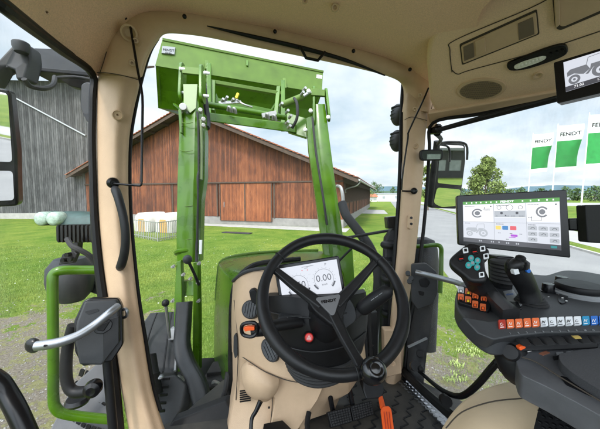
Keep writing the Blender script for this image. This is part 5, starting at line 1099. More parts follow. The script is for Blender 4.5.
# button strip: front lip tilted toward the seat
bs = plane3((490, 325, .60), (600, 318, .60), (495, 340, .575))
strp = [(489, 321), (520, 318), (600, 314.5), (660, 312), (660, 331), (600, 332.5), (545, 333), (510, 337), (494, 340), (478, 333), (462, 316)]
sb = MB().pl(bs, strp, .0, .04).build('button_strip', M['mgrey'], CT, bev=.004)
def curve_y(x): return 325.5-(x-500)*.062+((x-500)/100)**2*2.2 if x < 640 else 320
cols = ['darkred', 'orange', 'orange', 'orange', 'orange', 'white', 'white', 'white', 'white', 'white', 'tealb', 'blue', 'blue', 'blue', 'blue']
M['darkred'] = mat('darkred', (.32, .03, .02), .4); M['tealb'] = mat('tealb', (.02, .22, .4), .4); M['white2'] = mat('white2', (.62, .64, .66), .4); M['orange2'] = mat('orange2', (.62, .13, .04), .45)
for i, c in enumerate(cols):
    x = 501.5+i*8.35; y = curve_y(x)-.2
    q = [(x-3.9, y-4.6), (x+3.2, y-4.9), (x+4.1, y+3.6), (x-3.0, y+4.2)]
    b_ = MB().pl(bs, rnd(q, 1), .004, .008).build('button', M[{'white': 'white2', 'orange': 'orange2'}.get(c, c)], CT, bev=.0012)
    mk = MB(); pb = Panel((on(bs, x, y, .0042), bs[1]), q)
    random.seed(50+i); pb.arc(mk, .5, .45, .22, .05, 0, 300, .0006, .0004, 10) if i % 3 == 0 else pb.line(mk, [(.25, .65), (.45, .3), (.6, .6), (.78, .3)], .0007, .0008, .0005)
    pb.rect(mk, .25, .75, .8, .82, .0006, .0004); mk.build('symbol', M['black'] if c == 'white' else M['white'], b_, smooth=0)
    if 0 < i < 13: pb.text('number', str(i), .5, 1.45, .0052, M['lgrey'], CT, -.003, sx=1)
# left orange keypad
kp2 = plane3((458, 296, .78), (492, 300, .74), (462, 310, .72))
kb = MB().pl(kp2, rnd([(456.5, 293), (462, 286.5), (489, 292), (493, 303), (488, 312), (458, 303)], 2), .004, .05).build('keypad', M['black'], CT, bev=.004)
for (x, y, c) in ((461, 291.2, 'w'), (468.5, 293, 'y'), (475.5, 297.2, 'o'), (484, 299.5, 'o'), (461, 298.5, 'o'), (468.3, 301, 'y'), (475.3, 305.5, 'o'), (483, 308.5, 'o')):
    q = [(x-3, y-3.1), (x+3, y-2.2), (x+2.8, y+3.4), (x-3.2, y+2.4)]
    b_ = MB().pl(kp2, rnd(q, 1), .007, .006).build('button', M['white2' if c == 'w' else 'orange2'], CT, bev=.001); pb = Panel((on(kp2, x, y, .0072), kp2[1]), q); mk = MB()
    pb.rect(mk, .22, .2, .78, .8, .0006, .0004); mk.build('symbol', M['black'], b_, smooth=0); mk = MB(); pb.rect(mk, .32, .3, .7, .7, .0011, .0004); mk.build('symbol', M['yellow' if c == 'y' else ('white' if c == 'w' else 'orange')], b_, smooth=0)
# sloped rest under the keypad grip
MB().grid([[P(480, 282, .80), P(486, 281, .80), P(492, 284, .80)], [P(490, 297, .72), P(498, 296, .72), P(505, 298, .72)], [P(503, 310, .66), P(512, 309, .66), P(520, 309, .66)]], 4, 4, (0, 0, -.05)).build('palm_rest', mat('carbon', (.02, .02, .021), .3, bump=.6, bscale=700), CT)
MB().solid([K(503, 291, .002), K(513, 289, .002), K(523, 304, .002), K(512, 310, .002)], (0, 0, -.01)).build('pocket', M['lgrey'], CT, bev=.002)
MB().solid([K(508, 301, .004), K(518, 301.5, .004), K(522, 308.5, .004), K(511, 309, .004)], (0, 0, -.006)).build('tray', M['gloss'], CT, bev=.002)
pb = Panel((K(508, 296, .005), UP), [(504, 292), (513, 291), (515, 298), (506, 299)]); mk = MB(); pb.arc(mk, .35, .5, .2, .06); pb.arc(mk, .75, .5, .2, .06); mk.build('symbol', M['blue'], CT, smooth=0)
# knobs and dial
def knob(x, y, r_, h, lab, parent=CT, name='knob', mt='gloss'):
    p = K(x, y); o = MB().lathe(p, UP, [(r_*1.15, 0), (r_*1.15, .003), (r_, .004), (r_*.95, h*.9), (r_*.85, h), (.001, h)], 22).build(name, M[mt], parent); return o
knob(548, 292, .016, .026, ''); knob(561.5, 285, .018, .028, '')
mk = MB()
for x, y in ((543, 284.5), (551, 283.5), (548, 297), (570, 284)): p = K(x, y); mk.bar(p, p+tR*.006, .002, .0012)
mk.build('symbol', M['white'], CT, smooth=0)
p = K(579, 294); dlp = MB().lathe(p, UP, [(.066, 0), (.066, .006), (.060, .009), (.060, .012)], 44).build('dial_base', M['lgrey'], CT)
MB().lathe(p+UP*.011, UP, [(.055, 0), (.0565, .006), (.0565, .016), (.053, .020), (.001, .0205)], 44).build('dial', M['black'], CT, smooth=45)
MB().solid([K(x, y, .004) for x, y in ell(563, 297, 5, 6, 20)], (0, 0, -.01)).build('dial_pad', M['gloss'], CT, bev=.002)
mk = MB()
for x, y in ((561, 293), (566, 301), (562, 298)): pq_ = K(x, y, .0055); mk.bar(pq_, pq_+tR*.005, .003, .0015)
mk.build('symbol', M['white'], CT, smooth=0)
# support below console
MB().px([(503, 331, .60), (600, 330, .62), (600, 350, .60), (520, 352, .58), (508, 344, .6)], .05).build('underside', M['black'], CT, bev=.006)
mb = MB()
for i in range(7): mb.px([(520+i*12, 340-i*.5, .575), (528+i*12, 339-i*.5, .575), (533+i*12, 346-i*.5, .56), (524+i*12, 347-i*.5, .56)], .02)
mb.build('ribs', M['dgrey'], CT, bev=.002)
MB().px([(573, 336.5, .556), (580, 336.2, .556), (582, 338.6, .552), (575.5, 339, .552)], .004).build('warning_label', mat('gold', (.35, .25, .06), .5), CT)
# multifunction grip
T = GR = thing('multifunction_grip', P(469, 262, .73), 'black control grip with teal and white thumb buttons left of the joystick', 'joystick')
gp = plane3((450, 262, .745), (484, 258, .72), (474, 280, .70))
go = [(449.5, 260), (452, 255.5), (459, 249.5), (467, 243.5), (473, 242.5), (485, 246), (489.5, 250), (488.5, 256), (485, 261), (486.5, 272), (487, 279), (482, 282), (471, 281), (463, 275), (452, 266)]
MB().pl(gp, [tuple(q)[:2] for q in cr([(a, b, 0) for a, b in go], 3, True)], 0, .032).build('head', M['leather'], GR, bev=.009, seg=4, smooth=60)
MB().grid([[P(470, 274, .715), P(478, 273, .71), P(486, 272, .715)], [P(476, 285, .74), P(484, 284, .735), P(492, 284, .74)], [P(482, 297, .75), P(492, 296, .745), P(503, 297, .75)], [P(490, 306, .76), P(500, 306, .755), P(515, 306, .76)]], 4, 4, (0, .04, -.02)).build('shaft', M['leather'], GR)
for (x, y, c, s_) in ((465.5, 250.7, 'w', 3), (482.5, 249, 'w', 3), (486, 256.5, 'w', 3), (481.5, 275, 'w', 3), (471, 258.5, 't', 3), (477.5, 261, 't', 3), (468.5, 265.5, 't', 3.2), (477, 267.5, 't', 3), (472.5, 263.5, 't', 2.4)):
    if c == 'w': q = rnd([(x-s_, y-s_+.8), (x+s_-.6, y-s_), (x+s_, y+s_-.8), (x-s_+.6, y+s_)], 1)
    else: q = ell(x, y, s_, s_*1.05)
    b_ = MB().pl(gp, q, .003, .006).build('button', M['white2' if c == 'w' else 'teal'], GR, bev=.0008)
    mk = MB().pl(gp, rnd([(x-1.5, y-1.3), (x+1.3, y-1.5), (x+1.5, y+1.3), (x-1.3, y+1.5)], .5), .0036, .001); mk.build('symbol', M['black'] if c == 'w' else M['lgrey'], b_, smooth=0)
for (x, y) in ((474.5, 251.5), (461, 258.5)):
    w_ = MB().pl(gp, rnd([(x-3.6, y-2.6), (x+2.6, y-3.2), (x+3.6, y+2.4), (x-2.2, y+3.2)], 1.2), .005, .008).build('thumb_wheel', M['gloss'], GR, bev=.002)
    MB().pl(gp, [(x-2, y+1), (x+2, y+.4), (x+2, y+1.2), (x-2, y+1.8)], .0058, .001).build('mark', M['red'], w_, smooth=0)
# joystick
T = JS = thing('joystick', K(531, 303), 'black joystick with a rubber boot between the control grip and the round dial', 'joystick')
MB().tube([P(531, 301, .70), P(528, 290, .70), P(522, 278, .695), P(516, 268, .69), (P(516, 262, .685))], [.021, .020, .022, .022, .018], 16, 6, flat=1.15).build('grip', M['leather'], JS)
MB().tube([P(511, 270, .678), P(516, 265, .675), P(524, 264, .68)], [.010, .016, .012], 12, 4).build('thumb_rest', M['leather'], JS)
p = P(520, 257.5, .675); MB().lathe(p-UP*.008, UP+V((0, -.3, 0)), [(.012, 0), (.011, .006), (.0105, .010), (.007, .013), (.001, .014)], 18).build('hat_switch', M['black'], JS)
p = P(520, 258.5, .68); MB().lathe(p-UP*.018, UP+V((0, -.3, 0)), [(.020, 0), (.018, .012), (.012, .016)], 18).build('hat_base', M['gloss'], JS)
mb = MB()
for i in range(4): mb.lathe(K(531, 303)+UP*(.002+i*.006), UP, [(.034-i*.003, -.003), (.038-i*.0035, -.001), (.038-i*.0035, .002), (.034-i*.003, .004)], 26)
mb.lathe(K(531, 303), UP, [(.03, 0), (.022, .028), (.018, .04)], 20); mb.build('boot', M['rubber'], JS)
jp = plane3((515, 272, .662), (530, 272, .664), (520, 280, .664))
MB().pl(jp, rnd([(513.5, 269.5), (518.5, 269), (520, 274), (515, 275)], .8), .0, .012).build('button', M['white2'], JS, bev=.001); MB().pl(jp, ell(529, 271, 2, 2.2), .0, .012).build('button', M['blue'], JS, bev=.001)
# ================= seat and armrest
T = AR = thing('armrest', P(560, 370, .55), 'dark grey padded armrest of the driver seat at the right edge', 'armrest')
ap = plane3((520, 352, .60), (640, 345, .60), (600, 400, .47))
MB().pl(ap, rnd([(515, 356), (530, 349), (560, 346), (600, 341.5), (700, 340), (700, 470), (640, 440), (600, 413), (575, 399), (548, 385), (520, 372)], 5), -.004, .05).build('base', M['tread'], AR, bev=.010, seg=4)
MB().pl(ap, rnd([(557, 361), (580, 356.5), (610, 354), (700, 350), (700, 440), (640, 420), (600, 399), (572, 381), (560, 370)], 5), .016, .03).build('pad', M['fabric'], AR, bev=.010, seg=4)
MB().pl(ap, rnd([(560, 375), (566, 376), (594, 391), (592, 395), (566, 383)], 2), -.0015, .01).build('groove', M['gloss'], AR)
mb = MB()
for i in range(5): x = 556+i*10; mb.pl(ap, [(x, 352-i*.9), (x+7, 351-i*.9), (x+8, 354-i*.9), (x+1, 355.3-i*.9)], -.001, .006)
mb.build('label_strip', M['lgrey'], AR, smooth=0)
MB().pl(ap, [(539, 352), (546, 349.5), (550, 351.5), (543, 354)], -.0025, .004).build('emblem', mat('emb', (.25, .10, .06), .5), AR, smooth=0)
MB().px([(535, 384, .60), (548, 386, .58), (600, 404, .52), (640, 430, .48), (640, 470, .48), (600, 425, .55), (560, 405, .6), (538, 398, .6)], .06).build('lower_shell', M['dgrey'], AR, bev=.008)
hn = MB().tube([P(511, 344, .62), P(512, 356, .62), P(519, 370, .61), P(530, 378, .60)], [.024, .034, .034, .026], 16, 4).build('hinge', M['black'], AR)
MB().lathe(P(510, 352, .59), CAM-P(510, 352, .59), [(.016, -.02), (.018, 0), (.014, .006), (.001, .007)], 22).build('hinge_cap', M['black'], AR)
MB().px(rnd([(519, 347.5), (524.5, 345), (526.5, 348), (520.5, 351)], 1.2), .01, .57).build('release_button', M['orange'], AR, bev=.002)
T = ST_ = thing('driver_seat', P(520, 420, .6), 'beige driver seat cushion with a dark quilted side, bottom right', 'seat')
def seat_rows():
    R = []
    for t, (x0, y0, d0) in enumerate([(436, 440, .70), (449, 417, .73), (466, 399, .76), (487, 388, .78), (512, 381.5, .78), (534, 380, .76), (552, 384, .74)]):
        R.append([P(x0, y0, d0), P(x0+8+t*1.5, y0+9, d0-.06), P(x0+18+t*3, y0+24, d0-.12), P(x0+30+t*5, y0+46, d0-.17), P(x0+36+t*6, y0+75, d0-.2)])
    return R
MB().grid(seat_rows(), 5, 5, (0, .03, -.06)).build('cushion', M['seat'], ST_, smooth=60)
MB().tube([P(446, 428, .66), P(462, 412, .69), P(490, 402, .695), P(520, 398.5, .68), P(537, 398, .665)], .0016, 6, 5).build('seam', M['crease'], ST_)
sd_ = plane3((545, 398, .60), (620, 440, .5), (535, 430, .57)); sp2 = MB().pl(sd_, rnd([(541, 397), (546, 397.5), (556, 405), (572, 405.5), (600, 421), (660, 450), (660, 480), (530, 480), (533, 430)], 3), .0, .05).build('side_cover', M['black'], ST_, bev=.006)
mb = MB()
for i in range(12):
    for j in range(6):
        x, y = 540+i*7+(j % 2)*3.5, 411+j*5.5+i*1.2
        if y > 407+max(0, (x-565)*.55): p = on(sd_, x, y, 0); mb.ball(p, .0045, 8, (1, 1, .5))
mb.build('quilting', M['black'], sp2)
# ================= steering column, cowl, pedals
T = CO = thing('steering_console', F_(300, 420), 'beige and black steering column console under the steering wheel', 'console')
# main beige cowl
rows = [
 [P(233, 282, 1.18), P(238, 277, 1.1), P(246, 273, 1.06), P(262, 272, 1.04), P(290, 275, 1.03), P(330, 285, 1.05), P(352, 290, 1.12)],
 [P(231.5, 310, 1.18), P(236, 309, 1.06), P(246, 308, 1.0), P(262, 307, .98), P(290, 308, .97), P(335, 310, .99), P(360, 312, 1.1)],
 [P(231.5, 335, 1.18), P(237, 337, 1.05), P(248, 338, .98), P(264, 340, .95), P(292, 344, .93), P(335, 345, .95), P(364, 340, 1.08)],
 [P(232, 352, 1.18), P(238, 358, 1.05), P(250, 362, .98), P(268, 372, .94), P(296, 381, .92), P(335, 380, .94), P(367, 372, 1.06)]]
MB().grid(rows, 6, 6, cF*.03).build('cowl', M['beige'], CO, smooth=60)
MB().tube([P(233, 281, 1.15), P(240, 275, 1.08), P(248, 271, 1.05), P(262, 268.5, 1.04), P(280, 268, 1.03)], .007, 8, 5).build('cowl_trim', M['mgrey'], CO)
# leg of the console
lg = MB(); 
lg.rings([[P(232, 345, 1.16), P(238, 347, 1.05), P(252, 352, .99), P(262, 366, .97), P(300, 372, .95), P(352, 370, .98), P(362, 352, 1.15)],
          [P(232.5, 380, 1.16), P(236, 384, 1.06), P(252, 390, 1.02), P(268, 392, 1.01), P(300, 400, 1.02), P(350, 392, 1.04), P(358, 380, 1.16)],
          [P(229, 404, 1.15), P(230, 412, 1.05), P(252, 420, 1.0), P(270, 424, .99), P(296, 430, 1.02), P(322, 405, 1.06), P(340, 398, 1.16)],
          [P(226, 420, 1.1), P(228, 432, 1.0), P(252, 446, .95), P(270, 450, .94), P(290, 455, .97), P(310, 420, 1.06), P(335, 412, 1.12)]])
lg.build('leg', M['beige'], CO, bev=.008, seg=3, smooth=50)
MB().px([(258, 374, .985), (278, 366, .96), (322, 368, .96), (331, 372, .98), (318, 400, 1.0), (300, 425, .98), (290, 445, .95), (268, 440, .95), (274, 400, .98)], .03).build('knee_panel', M['beige2'], CO, bev=.008)
mb = MB(); mb.grid([[P(241, 369, .99), P(247, 365, .96), P(258, 368, .945), P(270, 374, .94), P(280, 378, .95)], [P(243, 384, .97), P(248, 382, .94), P(260, 384, .92), P(271, 386, .92), P(279, 386, .94)], [P(247, 394, .98), P(252, 395, .95), P(261, 397.5, .935), P(270, 397, .94), P(276, 393, .955)], [P(252, 398, 1.0), P(256, 400, .99), P(262, 402, .985), P(268, 401, .985), P(272, 398, .99)]], 4, 4, cF*.03); mb.build('fuse_cover', M['beige'], CO, smooth=60)
mb = MB()
for i in range(6): mb.bar(P(240, 391.2+i*2.1, 1.005), P(250.5, 389.6+i*2.1, .985), .0035, .004)
mb.build('vent_slots', M['black'], CO, smooth=0)
MB().ball(P(269, 407.5, .985), .004).build('bolt', M['gloss'], CO)
# air vents
def airvent(x, y, d, rx, ry, rot, n):
    pl = plane3((x-10, y, d+.01), (x+10, y, d-.005), (x, y+12, d-.012)); o = MB().pl(pl, ell(x, y, rx, ry, rot), .006, .03).build('air_vent', M['dgrey'], CO, bev=.003)
    MB().pl(pl, ell(x, y, rx*.82, ry*.82, rot), .0066, .004).build('vent_hole', M['gloss'], o); mb = MB()
    for i in range(n):
        t = (i+.5)/n*2-1; c, s_ = math.cos(math.radians(rot)), math.sin(math.radians(rot)); k = (1-t*t)**.5*.78
        a = (x+t*rx*.75*c-(-k)*ry*s_*1, y+t*rx*.75*s_+(-k)*ry*c); b_ = (x+t*rx*.75*c-k*ry*s_, y+t*rx*.75*s_+k*ry*c)
        mb.bar(on(pl, *a, .009), on(pl, *b_, .009), .0075, .003, pl[1])
    mb.build('louvre', M['mgrey'], o)
airvent(250.5, 309.5, .965, 8.5, 9.5, 10, 5); airvent(270, 350.5, .93, 7.5, 12.5, -24, 4)
MB().px(rnd([(248.5, 291), (254, 289), (257, 292), (260, 303), (257, 306), (251, 302)], 2), .03, .95).build('rocker_switch', M['black'], CO, bev=.005)
MB().px(rnd([(233.5, 336), (236, 333), (237.5, 340), (237.5, 356), (235, 359), (233.3, 352)], 1.5), .01, 1.03).build('side_button', M['mgrey'], CO, bev=.003)
# dark column shroud and bellows
MB().grid([[P(268, 296, .95), P(280, 296, .90), P(310, 298, .86), P(345, 296, .87), P(366, 292, .93)], [P(270, 320, .95), P(282, 322, .88), P(312, 326, .83), P(346, 320, .85), P(368, 314, .93)], [P(278, 345, .95), P(288, 352, .88), P(316, 358, .84), P(348, 350, .86), P(366, 336, .95)], [P(284, 362, .96), P(294, 372, .9), P(320, 377, .87), P(348, 370, .89), P(362, 352, .97)]], 5, 5, cF*.04).build('column_shroud', M['black'], CO, smooth=60)
mb = MB()
for i in range(6): mb.tube([P(283+i*1.2, 353+i*3.2, .91), P(293+i*1.2, 364.5+i*3.2, .868), P(318, 370+i*3.2, .85), P(345-i*1.2, 365.5+i*3, .868), P(359-i*1.5, 352+i*3.2, .92)], .0065, 8, 6)
mb.build('bellows', M['rubber'], CO)
p = P(309, 337.5, .815); hb_ = MB().lathe(p+(CAM-p).normalized()*-.01, CAM-p, [(.017, -.02), (.018, .0), (.015, .006), (.012, .008)], 22).build('horn_housing', M['black'], CO)
MB().lathe(p, CAM-p, [(.0125, -.004), (.0125, .006), (.010, .009), (.001, .010)], 22).build('hazard_button', M['red'], CO)
hp = (p+(CAM-p).normalized()*.0105, (CAM-p).normalized()); pb = Panel(hp, [(306, 334.5), (312, 334.5), (312, 340.5), (306, 340.5)]); mk = MB(); pb.line(mk, [(.5, .15), (.85, .8), (.15, .8), (.5, .15)], .0008, .0008, .0006); pb.line(mk, [(.5, .4), (.66, .68), (.34, .68), (.5, .4)], .0006, .0008, .0006); mk.build('symbol', M['white'], hb_, smooth=0)
# left stalk housing with the orange lever
T = thing('column_stalk', P(262, 330, .8), 'black stalk with an orange tab reaching left from the steering column', 'stalk', 'column stalks')
MB().tube([P(300, 322, .84), P(285, 324, .81), P(272, 326.5, .79), P(262, 329, .785), P(252, 331, .785)], [.018, .019, .020, .022, .018], 14, 4, flat=.85).build('arm', M['black'], T)
MB().tube([P(243, 324.5, .77), P(250, 322.5, .765), P(256, 324, .765), P(257, 332, .765), P(252, 336.5, .765), P(244, 335, .77), P(241.5, 330, .77)], .0055, 8, 4, True).build('ring', M['gloss'], T)
MB().px(rnd([(243, 328), (248, 326.5), (254.5, 327), (254.5, 330.5), (248, 331), (245, 332)], 1), .012, .758).build('orange_tab', M['orange'], T, bev=.003)
# right stalk
T = thing('column_stalk', P(370, 305, .85), 'black ribbed wiper stalk reaching up right from the steering column', 'stalk', 'column stalks')
MB().tube([P(350, 320, .88), P(357, 314, .86), P(362, 309, .85)], [.014, .012, .016], 14, 3).build('base', M['rubber'], T)
MB().tube([P(361, 310, .85), P(364, 307.5, .845), P(376, 299, .83), P(387, 291.5, .82), P(389, 290, .82)], [.017, .0205, .021, .019, .012], 16, 4, flat=1.1).build('grip', M['black'], T)
mb = MB()
for t in (.30, .36, .42): a = P(362, 308.5, .85).lerp(P(388, 291, .82), t); dx = (P(388, 291, .82)-P(362, 308.5, .85)).normalized(); mb.lathe(a, dx, [(.0205, -.0015), (.0225, -.001), (.0225, .001), (.0205, .0015)], 20)
mb.build('rings', M['dgrey'], T)
mk = MB()
for x, y in ((371, 300.5), (375, 297.8), (379, 295)): mk.bar(P(x, y, .80), P(x+3.2, y-2.2, .797), .0014, .001, cF)
mk.build('symbol', M['lgrey'], T, smooth=0)
# instrument display behind the wheel
T = thing('instrument_display', P(310, 285, .9), 'white instrument display with round gauges behind the steering wheel', 'display')
ip = plane3((275, 267, .93), (338, 256, .93), (284, 309, .90))
MB().pl(ip, rnd([(273.5, 265.5), (339, 255.5), (346.5, 297), (281, 310)], 2.5), 0, .03).build('housing', M['gloss'], T, bev=.004)
pn = Panel(ip, [(277.5, 269), (336.5, 259.2), (342.5, 293), (283.5, 304.5)])
s_ = pn.rect(MB(), 0, 0, 1, 1, .0008, .002).build('screen', M['scr'], T); mk = MB()
for u, v in ((.30, .56), (.735, .50)):
    pn.arc(mk, u, v, .165, .006, 130, 410, .0018, .0006, 30)
    for a in range(130, 411, 20): c, s2 = math.cos(math.radians(a)), math.sin(math.radians(a)); k = pn.w/pn.h; pn.line(mk, [(u+c*.18, v+s2*.18*k), (u+c*.195, v+s2*.195*k)], .0009, .0018, .0005)
mk.build('gauge', M['sgrey'], s_, smooth=0)
mk = MB()
for u, v in ((.30, .56), (.735, .50)): pn.arc(mk, u, v, .20, .028, 20, 50, .0018, .0006, 8); pn.arc(mk, u, v, .20, .028, 128, 158, .0018, .0006, 8)
pn.rect(mk, .49, .30, .53, .305); pn.rect(mk, .36, .93, .44, .945); pn.rect(mk, .40, .06, .60, .075); pn.rect(mk, .44, .10, .50, .115)
mk.build('gauge_marks', M['sline'], s_, smooth=0)
pn.text('reading', '750', .31, .56, .030, M['sline'], s_, .0018); pn.text('reading', '0.00', .735, .48, .030, M['sline'], s_, .0018); pn.text('reading', 'km/h', .735, .66, .009, M['sline'], s_, .0018); pn.text('reading', 'P', .80, .10, .012, M['sline'], s_, .0018)
mk = MB(); pn.disc(mk, .40, .16, .009, .0018); pn.disc(mk, .49, .17, .009, .0018); mk.build('warning_mark', M['sred'], s_, smooth=0)
# steering wheel
wc = P(333, 296, .80); wn = V((.0627, -.7166, .6947)).normalized(); wx = V((1, 0, 0)); wx = (wx-wn*wx.dot(wn)).normalized(); wy = wn.cross(wx)
if wy.z < 0: wy = -wy
RW = .200
WA = lambda ang, r_, o=0: wc+wx*math.cos(math.radians(ang))*r_+wy*math.sin(math.radians(ang))*r_+wn*o
pts = [WA(a, RW) for a in range(0, 360, 10)]
rad = [.0165+.0016*math.cos(math.radians(3*(a-90))) +(.0008 if a % 30 == 0 else 0) for a in range(0, 360, 10)]
SW = MB().tube(pts, rad, 18, 4, True, up=wn).build('steering_wheel', M['leather'], TR, smooth=60, label='black steering wheel with three spokes and a spinner knob')
mb = MB()
for a in (38, 142, 282): mb.lathe(WA(a, RW), WA(a+1, RW)-WA(a-1, RW), [(.0172, -.0012), (.0181, 0), (.0172, .0012)], 18)
mb.build('stitching', M['dgrey'], SW)
wpl = (wc, wn)
hubp = (wc-wn*.035, wn)
def spoke(p0, p1, w0, w1):
    a = on(hubp, *p0, .0); b_ = on(wpl, *p1, -.004); d = (b_-a).normalized(); s_ = d.cross(wn).normalized(); R = []
    for t in (0, .15, .5, .85, 1):
        p = a.lerp(b_, t)-wn*.010*math.sin(t*3.14); w_ = w0*(1-t)+w1*t
        if t == 1: w_ *= 1.35
        R.append([p-s_*w_, p-s_*w_*.6+wn*.009, p+s_*w_*.6+wn*.009, p+s_*w_, p+s_*w_*.7-wn*.009, p-s_*w_*.7-wn*.009])
    MB().rings(R).build('spoke', M['leather'], SW, bev=.003, smooth=50)
spoke((322, 305), (269, 264), .022, .012); spoke((336, 305), (378, 259), .021, .012); spoke((332, 312), (363, 368), .019, .014)
hb = MB().pl(hubp, [tuple(q)[:2] for q in cr([(a, b, 0) for a, b in ((309, 301), (316, 296), (328, 296), (341, 293), (347, 300), (345, 311), (340, 322), (333, 326), (323, 319), (313, 310))], 4, True)], .006, .06).build('hub', M['black'], SW, bev=.006, seg=3)
em_ = MB().pl(hubp, rnd([(316, 299), (338.5, 295.5), (340, 297.5), (334, 316), (331, 317), (315.5, 301)], 2), .0115, .008).build('emblem_plate', M['emb'], SW, bev=.002)
pb = Panel((on(hubp, 328, 302, .012), wn), [(316, 299), (339, 295.5), (340, 303.5), (317.5, 307)]); pb.text('lettering', 'FENDT', .52, .5, .0115, M['gloss'], SW, .0008, bold=.03, sx=1.25)
# spinner knob
kp_ = on(wpl, 369, 374, .02); mb = MB().ball(kp_+wn*.022, .030, 26, (1, 1, .72), (wx, wy, wn))
mb.lathe(kp_-wn*.02, wn, [(.022, 0), (.027, .012), (.027, .028), (.022, .034)], 24)
mb.lathe(kp_+wn*.041, wn, [(.017, 0), (.019, .0035), (.016, .0045), (.011, .001), (.001, 0)], 24).build('spinner_knob', M['knob'], SW)
# pedals
pdp = plane3((336, 404, 1.02), (352, 400, 1.05), (338, 425, .98))
def pedal(q, arm, lab):
    T = thing('pedal', on(pdp, q[0][0], q[0][1]), lab, 'pedal', 'brake pedals'); pd = MB().pl(pdp, rnd(q, 1.5), .006, .018).build('pad', M['black'], T, bev=.003); mb = MB(); pn = Panel(pdp, q)
    for i in range(8):
        for j in range(6): pn.rect(mb, .06+i*.115, .08+j*.15, .14+i*.115, .17+j*.15, .0095, .004)
    mb.build('tread', M['rubber'], pd, smooth=0); MB().tube([P(*a) for a in arm], .0095, 10, 4).build('arm', M['gloss'], T)
pedal([(327, 412), (349, 406.5), (352, 422), (331, 428)], [(329, 380, 1.04), (330, 395, 1.04), (333, 412, 1.03)], 'black ribbed left pedal beside the beige column')
pedal([(349.5, 406), (371, 400.5), (373, 415), (353, 421.5)], [(347, 376, 1.06), (350, 392, 1.06), (353, 408, 1.05)], 'black ribbed right pedal next to the orange pedal')
T = thing('throttle_pedal', P(385, 405, 1.0), 'orange accelerator pedal on the cab floor', 'pedal')
MB().tube([P(377, 386, 1.14), P(380, 395, 1.10), P(383, 408, 1.03)], [.009, .009, .011], 10, 3, flat=.6).build('arm', M['orange'], T)
op = plane3((381, 407, 1.02), (391, 406, 1.02), (385, 428, .96))
MB().pl(op, rnd([(380.5, 409), (383, 406), (389, 405.5), (391.5, 409), (394, 428), (394, 445), (384, 446), (383, 430)], 2), .0, .016).build('pad', M['orange'], T, bev=.004)
mb = MB()
for i in range(3): mb.bar(on(op, 384+i*2.5, 412, .001), on(op, 386.5+i*2.5, 436, .001), .002, .003, op[1])
mb.build('grooves', M['darkred'], T, smooth=0)
T = thing('pedal_box', P(373, 385, 1.1), 'black box on the floor behind the orange pedal', 'box')
MB().px([(364, 374, 1.12), (381, 372, 1.14), (385, 392, 1.1), (383, 399, 1.08), (366, 401, 1.06), (363, 390, 1.08)], .09).build('case', M['dgrey'], T, bev=.01)
# valve block with hoses seen right of the column
T = thing('valve_block', P(366, 348, 1.3), 'cluster of metal hydraulic fittings behind the steering wheel, right of the column', 'valve block')
mb = MB(); random.seed(11)
for i in range(9): x, y = 358+random.random()*14, 322+i*5; p = P(x, y, 1.34); d_ = V((rr()-.5, (rr()-.5)*.6, rr()-.5)).normalized()*.05; mb.cyl(p, p+d_, .006+.006*rr(), 8); mb.cyl(p+d_*.4, p+d_*.6, .013, 6)
mb.build('fittings', M['steel'], T, smooth=40)
mb = MB()
for i in range(4): mb.tube([P(354+i*5, 296, 1.35), P(357+i*4, 325, 1.33), P(356+i*5, 360, 1.32), P(360+i*3, 380, 1.3)], .011, 8, 3)
mb.build('hoses', M['rubber'], T)
MB().px([(352, 315, 1.4), (378, 312, 1.4), (378, 385, 1.36), (354, 385, 1.36)], .05).build('mount', M['dgrey'], T, bev=.005)
# suspension lever between pillar and column
T = thing('handbrake_lever', P(262, 410, 1.0), 'black bent lever rising from the floor in front of the beige column', 'lever')
MB().tube([P(260.5, 401, .93), P(256, 411, .92), P(251.5, 420, .91), P(251, 440, .88)], [.009, .007, .0065, .0065], 10, 4).build('rod', M['gloss'], T)
MB().px([(262, 430, .9), (282, 426, .92), (292, 436, .9), (270, 444, .86)], .03).build('base', M['black'], T, bev=.005)
MB().tube([P(309, 412, .97), P(307, 424, .94), P(309, 438, .9)], .009, 10, 2).build('rod', M['black'], T)

# unseen backrest and rear shell of the seat, added to darken the footwell
MB().grid([[V((.62+.08*i, -.42-.02*i, CAMZ-.50+.16*j)) for i in range(7)] for j in range(4)], 3, 3, (.05, -.14, 0)).build('backrest', M['fabric'], ST_, smooth=60)
MB().box(V((.80, -.1, CAMZ-.70)), .5, .55, .3).build('seat_base', M['black'], ST_, bev=.03)

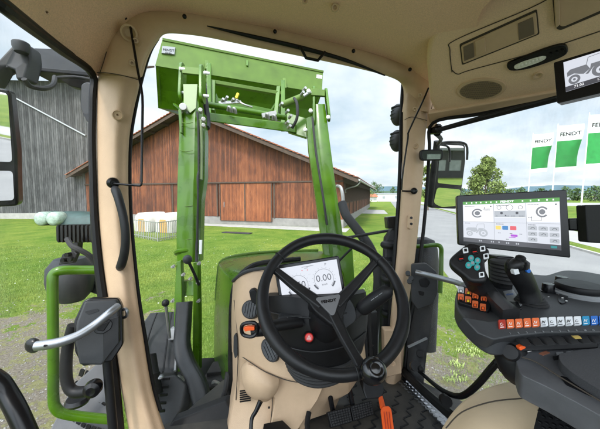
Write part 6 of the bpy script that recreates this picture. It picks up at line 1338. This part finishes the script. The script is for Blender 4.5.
# collar below the wheel hub, seams on the shroud and the cowl
ca = on(hubp, 328, 309, -.02); MB().lathe(ca, -wn+V((0, 0, -.25)), [(.045, 0), (.052, .02), (.056, .05), (.060, .09)], 28).build('hub_collar', M['black'], SW)
for pts in ([(270, 312, .925), (284, 315, .865), (312, 318, .825), (346, 313, .845), (367, 304, .92)], [(277, 340, .935), (288, 347, .868), (316, 352, .828), (348, 345, .85), (366, 332, .935)]):
    MB().tube([P(*p) for p in pts], .0022, 6, 6).build('seam', M['dgrey'], CO)
for pts in ([(234, 352, 1.12), (241, 356, 1.03), (250, 362, .968), (268, 373, .93), (296, 382, .91), (330, 381, .925)], [(234, 300, 1.1), (237, 330, 1.045), (238, 356, 1.04), (236, 400, 1.045)], [(262, 369, .96), (272, 396, .975), (270, 428, .97)]):
    MB().tube([P(*p) for p in pts], .0016, 6, 6).build('seam', M['crease'], CO)
for i, (x, y) in enumerate(((288, 322), (296, 326), (303, 328))): MB().ball(P(x, y-4, .845-.004*i), .004, 10).build('indicator', M['mgrey'], CO)

MB().px([(370, 300, 1.75), (386, 300, 1.75), (383, 372, 1.62), (374, 372, 1.62)], .05).build('fender', M['lgrey'], TR, bev=.01)
MB().tube([P(371, 313, 1.73), P(385, 326, 1.73)], .003, 6, 1).build('fender_groove', M['black'], TR)

MB().px([tuple(q)[:2] for q in cr([(a, b, 0) for a, b in ((340, 306), (345, 301), (351, 302), (355.5, 310), (355.5, 320), (349, 326), (341, 329))], 4, True)], .05, .845).build('column_cover', M['mgrey'], CO, bev=.012, seg=3)
MB().px([(277, 318), (300, 315), (313, 316), (315, 327), (300, 329), (277, 329)], .05, .842).build('stalk_cover', M['dgrey'], CO, bev=.01, seg=3)
# armrest seam, stitched edge and key row
MB().tube([on(ap, x, y, .002) for x, y in ((522, 358), (536, 363), (560, 378), (590, 396), (630, 420))], .0013, 6, 4).build('seam', M['crease'], AR)
mb = MB()
for i in range(6): x = 553+i*8; mb.pl(ap, rnd([(x, 356.5-i*.85), (x+6, 355.6-i*.85), (x+6.8, 357.6-i*.85), (x+.8, 358.6-i*.85)], .5), .001, .006)
mb.build('keys', M['dgrey'], AR, smooth=0)
